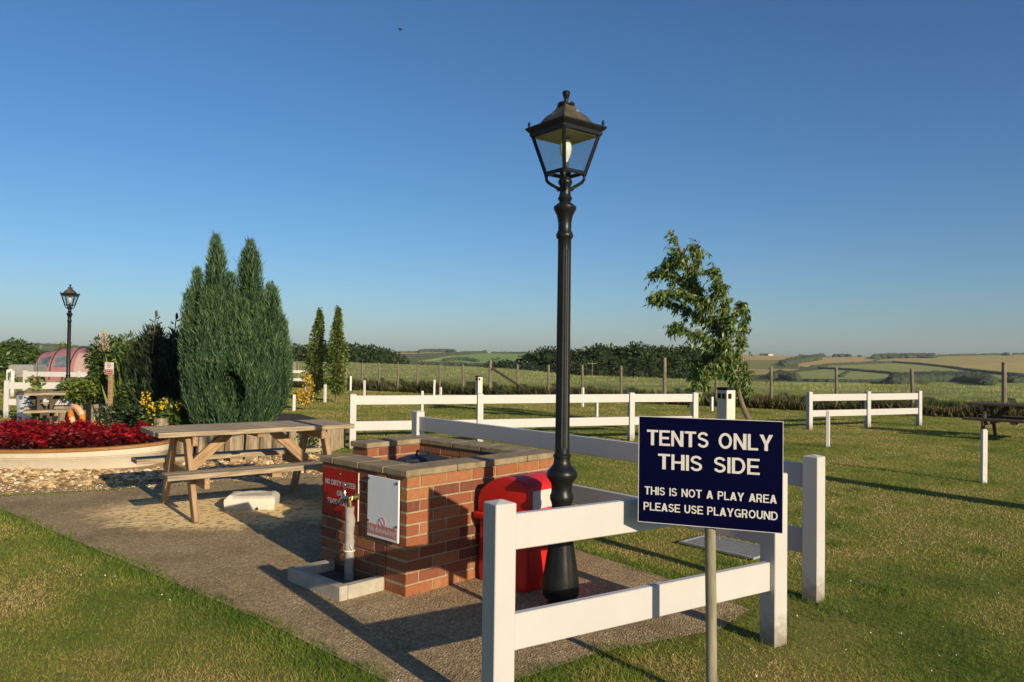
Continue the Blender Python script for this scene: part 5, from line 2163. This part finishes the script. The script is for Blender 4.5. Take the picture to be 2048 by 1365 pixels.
W1 = [(1085, 165, 702), (1101, 160, 697), (1062, 172, 712), (1150, 150, 706), (1168, 145, 701), (1192, 150, 696), (1212, 143, 693), (1236, 150, 699), (1258, 146, 697), (1276, 142, 690.5), (1300, 150, 697), (1322, 146, 699), (1346, 150, 697), (1366, 146, 699), (1392, 150, 697), (1414, 158, 699), (1438, 165, 704), (1180, 130, 722), (1230, 130, 718), (1290, 130, 716), (1340, 130, 716), (1400, 132, 718)]
for i, (px, d, yt) in enumerate(W1):
    place(pr_, i, px, d, yt, LW, GW, (9.5, 8.5, 7.5))
GB = 'bushes along the field edge left of the lamp post'
LB = 'low rounded bush at the far edge of the barley left of the lamp post'
pb = [wood_proto(4.2, 6.5, LB, GB, 1500, .5, .36, 'leaf_dark', 'field_bush')]
for i, (px, d, yt) in enumerate([(998, 150, 721), (1015, 148, 724), (1034, 150, 727), (1056, 148, 729), (1080, 145, 731), (1104, 142, 731), (1130, 140, 729), (1150, 140, 725)]):
    place(pb, i, px, d, yt, LB, GB, (4.2,))
GL = 'trees of the rounded wood beyond the barley, right of the cypress'
LL = 'dark tree in the rounded wood beyond the barley right of the cypress'
pl2 = [wood_proto(11, 11, LL, GL, 1500, 1.1, .8), wood_proto(10, 12, LL, GL, 1500, 1.1, .8)]
for i, (px, yt) in enumerate([(574, 702), (586, 698), (597, 695), (609, 694), (622, 695), (636, 694), (650, 694), (664, 693), (678, 693), (692, 693), (704, 692.5), (716, 693), (728, 696), (740, 697), (751, 699), (762, 700.5), (772, 704), (780, 710)]):
    place(pl2, i, px, 250 + (i * 37) % 30, yt, LL, GL, (11, 10), None, .95)
# lone trees at left and the trees at the far right of the wood
pg = [wood_proto(3.2, 2.6, 'x', 'x', 1800, .28, .17, 'leaf_mid', 'young_tree'), wood_proto(2.4, 1.6, 'x', 'x', 900, .22, .14, 'leaf_lime', 'young_tree')]
for k, (px, d, yt, lb, kk, w) in enumerate([(33, 47, 683, 'round dark green tree behind the white fence at the far left', 0, 1.15), (12, 46, 711, 'low dark bush left of the round tree at the left edge', 0, 1.5), (62, 48, 713, 'small dark bush between the round tree and the pink tent', 0, 1.2), (87, 50, 685, 'small thin light green tree behind the left end of the pink tent', 1, 1.1), (131, 48, 659, 'pale green young tree rising behind the pink tent beside the far lamp', 1, .6), (4, 30, 726, 'bright green bush at the left edge behind the white fences', 1, 1.3)]):
    x = (px - 1024) / FPX * d
    top = CAMH + (hor(px) - yt) * d / FPX
    src = pg[kk]
    o = src if src['label'] == 'x' else dup(src, (0, 0, 0))
    o.location = (x, d, -.3)
    s = (top + .3) / HT[src.name.split('.')[0] if src.name in HT else src.name] if src.name in HT else 1
    o.scale = (s * w, s * w, s)
    o.rotation_euler = (0, 0, k * 1.3)
    o['label'] = lb
    o['group'] = 'young trees and bushes behind the tent pitch'

# ------------------------------------------------------------------ hedges, woods and trees on the far hills


def far_blobs(name, label, cat, pts, r, kind=None, jitter=.35, sub=2, sq_=.8):
    """bushy crowns standing on the hillside at the given points"""
    mb = MB()
    for p, k in pts:
        rr = r * k
        mb.blob((p.x, p.y, p.z + rr * sq_ * .6), rr, sub, .20, (random.uniform(.9, 1.4), 1.0, sq_))
    o = mb.build(name, M['hedge_far'], None, False)
    return tag(o, label, cat, None, kind)


def hedge(label, line, r, step=2.0, name='hedgerow', cat='hedge', rows=1, spread=0, gap=0):
    pts = []
    for (x0, y0), (x1, y1) in zip(line[:-1], line[1:]):
        n = max(1, int(math.hypot(x1 - x0, (y1 - y0)) / (step * .5)))
        for k in range(n):
            for _ in range(rows):
                t = (k + random.random()) / n
                p, d = hill(x0 + (x1 - x0) * t, y0 + (y1 - y0) * t + random.uniform(-spread, spread))
                pts.append((p, random.uniform(.55, 1.25)))
    return far_blobs(name, label, cat, pts, r * .62, 'stuff' if cat == 'wood' else None)


hedge('dark wood crowning the ridge left of the tall fence post', [(840, 705.5), (860, 703.5), (885, 703), (908, 705.5)], 9.5, 1.3, 'ridge_wood', 'wood', 3, 1)
hedge('lone round tree on the skyline above the bright green field', [(966, 706.6), (972, 706.6)], 9, 1.5, 'skyline_tree', 'tree')
hedge('hedge along the skyline right of the lone round tree', [(985, 707.5), (1012, 707.5), (1058, 708)], 6, 2.0)
hedge('row of small trees along the skyline left of the ridge wood', [(790, 706), (838, 705.5)], 4.5, 1.7, gap=.3)
hedge('diagonal hedge climbing to the bright green field', [(780, 715), (835, 714), (875, 711.5), (905, 709.5), (935, 707.5), (966, 706.8)], 6.5, 1.5, rows=2, spread=.7)
hedge('lower dark hedge below the tan field on the left hill', [(780, 720), (830, 719), (868, 716)], 6, 2.0, rows=2, spread=1)
hedge('dark tree clump on the bright green field', [(890, 722), (915, 720), (940, 721), (956, 724)], 5.5, 1.8, rows=2, spread=1.2, name='tree_clump', cat='trees')
hedge('lowest hedge below the bright green field', [(800, 728), (850, 729), (900, 730), (945, 732), (1000, 734)], 4.2, 1.2, rows=2, spread=1)
hedge('tree clump at the right corner of the bright green field', [(1050, 715), (1062, 716), (1072, 718)], 6.5, 2.0, rows=2, spread=1.5, name='tree_clump', cat='trees')
hedge('skyline hedge behind the lamp post', [(1058, 708.5), (1100, 708.6), (1160, 709.5)], 5, 2.4)
hedge('skyline trees beside the pale barn', [(1522, 711.5), (1536, 711)], 6.5, 2, name='skyline_tree', cat='trees')
hedge('row of skyline trees right of the pale barn', [(1600, 712.6), (1625, 712.8), (1650, 713)], 5.5, 2.4, gap=.25)
hedge('round skyline trees above the tan field', [(1630, 713), (1646, 713)], 9, 2.2, name='skyline_tree', cat='trees')
hedge('long skyline copse above the tan field', [(1670, 713.4), (1700, 713.6)], 8, 1.7, 'copse', 'wood', 2, .5)
hedge('small skyline tree right of the copse', [(1717, 713.8), (1722, 713.8)], 6, 2, name='skyline_tree', cat='tree')
hedge('long dark ridge wood on the right skyline', [(1748, 717), (1765, 715), (1800, 715), (1840, 714.5), (1868, 715)], 10, 1.4, 'ridge_wood', 'wood', 3, 2)
hedge('skyline hedge right of the ridge wood', [(1875, 713), (1900, 712.4), (1950, 711.3), (2000, 710.3)], 5.5, 1.8, gap=.1)
hedge('big dark tree on the right skyline', [(2007, 711.5), (2018, 711.5)], 9, 1.8, name='skyline_tree', cat='trees')
hedge('skyline hedge at the far right edge', [(2026, 709.8), (2075, 708.5)], 5.5, 1.8)
hedge('dark wood in the hollow below the tan field', [(1568, 731), (1585, 726), (1612, 722), (1640, 718)], 10, 1.5, 'hillside_wood', 'wood', 3, 2.5)
hedge('hedge running from the hollow wood across the tan field', [(1625, 735), (1665, 731), (1710, 729), (1745, 727.5), (1790, 725.5)], 4.5, 1.8, gap=.12)
hedge('hedge between the two pale green fields', [(1545, 738), (1600, 737.5), (1640, 738), (1700, 741), (1770, 747), (1850, 756)], 3.4, 1.8, gap=.15)
hedge('hedge bounding the far right tan field', [(1790, 726), (1840, 729), (1900, 736), (1960, 745), (2050, 754)], 3.8, .8)
hedge('large dark wood low on the right hillside', [(1790, 765), (1820, 762), (1870, 759), (1920, 759), (1960, 762), (1978, 767)], 6.5, 1.0, 'hillside_wood', 'wood', 5, 5)
hedge('dark trees low at the right edge', [(2025, 764), (2048, 762), (2085, 762)], 6, 1.3, 'tree_clump', 'trees', 3, 3)
hedge('dark round trees low on the hill right of the leaning tree', [(1545, 757), (1560, 753), (1580, 758), (1590, 762)], 6, 1.2, 'tree_clump', 'trees', 3, 3)
hedge('small bushes along the foot of the pale green field', [(1590, 763), (1625, 764), (1680, 765), (1760, 766)], 2.6, 1.5, gap=.2)
hedge('short hedge branching in the pale green field', [(1682, 755), (1690, 749), (1700, 743)], 3, 1.8)
hedge('far dark hedge on the left hills behind the tent', [(0, 708), (60, 708), (120, 708), (215, 707)], 7, 1.8, rows=2, spread=.8)
hedge('skyline woods on the far left hills', [(0, 690.6), (60, 691.5), (110, 693), (160, 696.5), (215, 699.6)], 8, 1.8, 'ridge_wood', 'wood', 1)
hedge('field hedge on the far left hills', [(0, 699), (90, 700), (200, 702.5)], 5, 2.2)

bp, _ = hill(1541, 711.8)
bn = thing('barn', 'tiny pale barn on the skyline right of the leaning tree', 'barn', bp)
mb = MB()
mb.box((0, 0, 2.2), (13, 8, 4.4))
mb.build('wall', M['barn'], bn)
mb = MB()
mb.prism([(-6.8, -4.4, 4.4), (-6.8, 4.4, 4.4), (-6.8, 0, 7.0)], (13.6, 0, 0))
mb.build('roof', M['barn_roof'], bn)

# utility pole
up_ = tpt(1185, 120)
x, zt_ = at(1185, 120, 723)
ut = thing('utility_pole', 'thin pale utility pole in front of the dark wood', 'pole', (x, 120, up_.z))
mb = MB()
mb.tube([(0, 0, -.5), (0, 0, zt_ - up_.z)], [.065, .05], 8)
mb.build('pole', M['wood_post'], ut, True)
mb = MB()
mb.box((0, 0, zt_ - up_.z - .35), (1.5, .10, .10))
mb.build('crossarm', M['wood_post'], ut)

# bird
x, z = at(790, 26, 53)
bdv = thing('bird', 'tiny dark bird high in the clear blue sky', 'bird', (x, 26, z), math.radians(25))
mb = MB()
for r_, xx in ():
    pass
mb.tube([(-.07, 0, .01), (-.045, 0, .012), (0, 0, 0), (.05, 0, -.006), (.085, 0, -.012)], [.006, .018, .026, .016, .004], 8)
mb.build('body', M['bird'], bdv, True)
for sy in (-1, 1):
    mb = MB()
    mb.prism([(-.035, sy * .01, .012), (.02, sy * .01, .008), (.035, sy * .07, -.012), (.05, sy * .13, -.05), (.005, sy * .08, -.008)], (0, 0, .004))
    mb.build('wing', M['bird'], bdv)

# ------------------------------------------------------------------ air
hz = MB()
hz.box((0, 1500, 30), (9000, 6200, 180))
hm = bpy.data.materials.new('haze_air')
hm.use_nodes = True
hn = hm.node_tree
hn.nodes.remove(hn.nodes['Principled BSDF'])
pv = hn.nodes.new('ShaderNodeVolumePrincipled')
pv.inputs['Color'].default_value = (.80, .87, .95, 1)
pv.inputs['Density'].default_value = .00006
hn.links.new(pv.outputs[0], hn.nodes['Material Output'].inputs['Volume'])
tag(hz.build('haze', hm), 'thin pale summer haze over the far hills', 'haze', None, 'stuff')
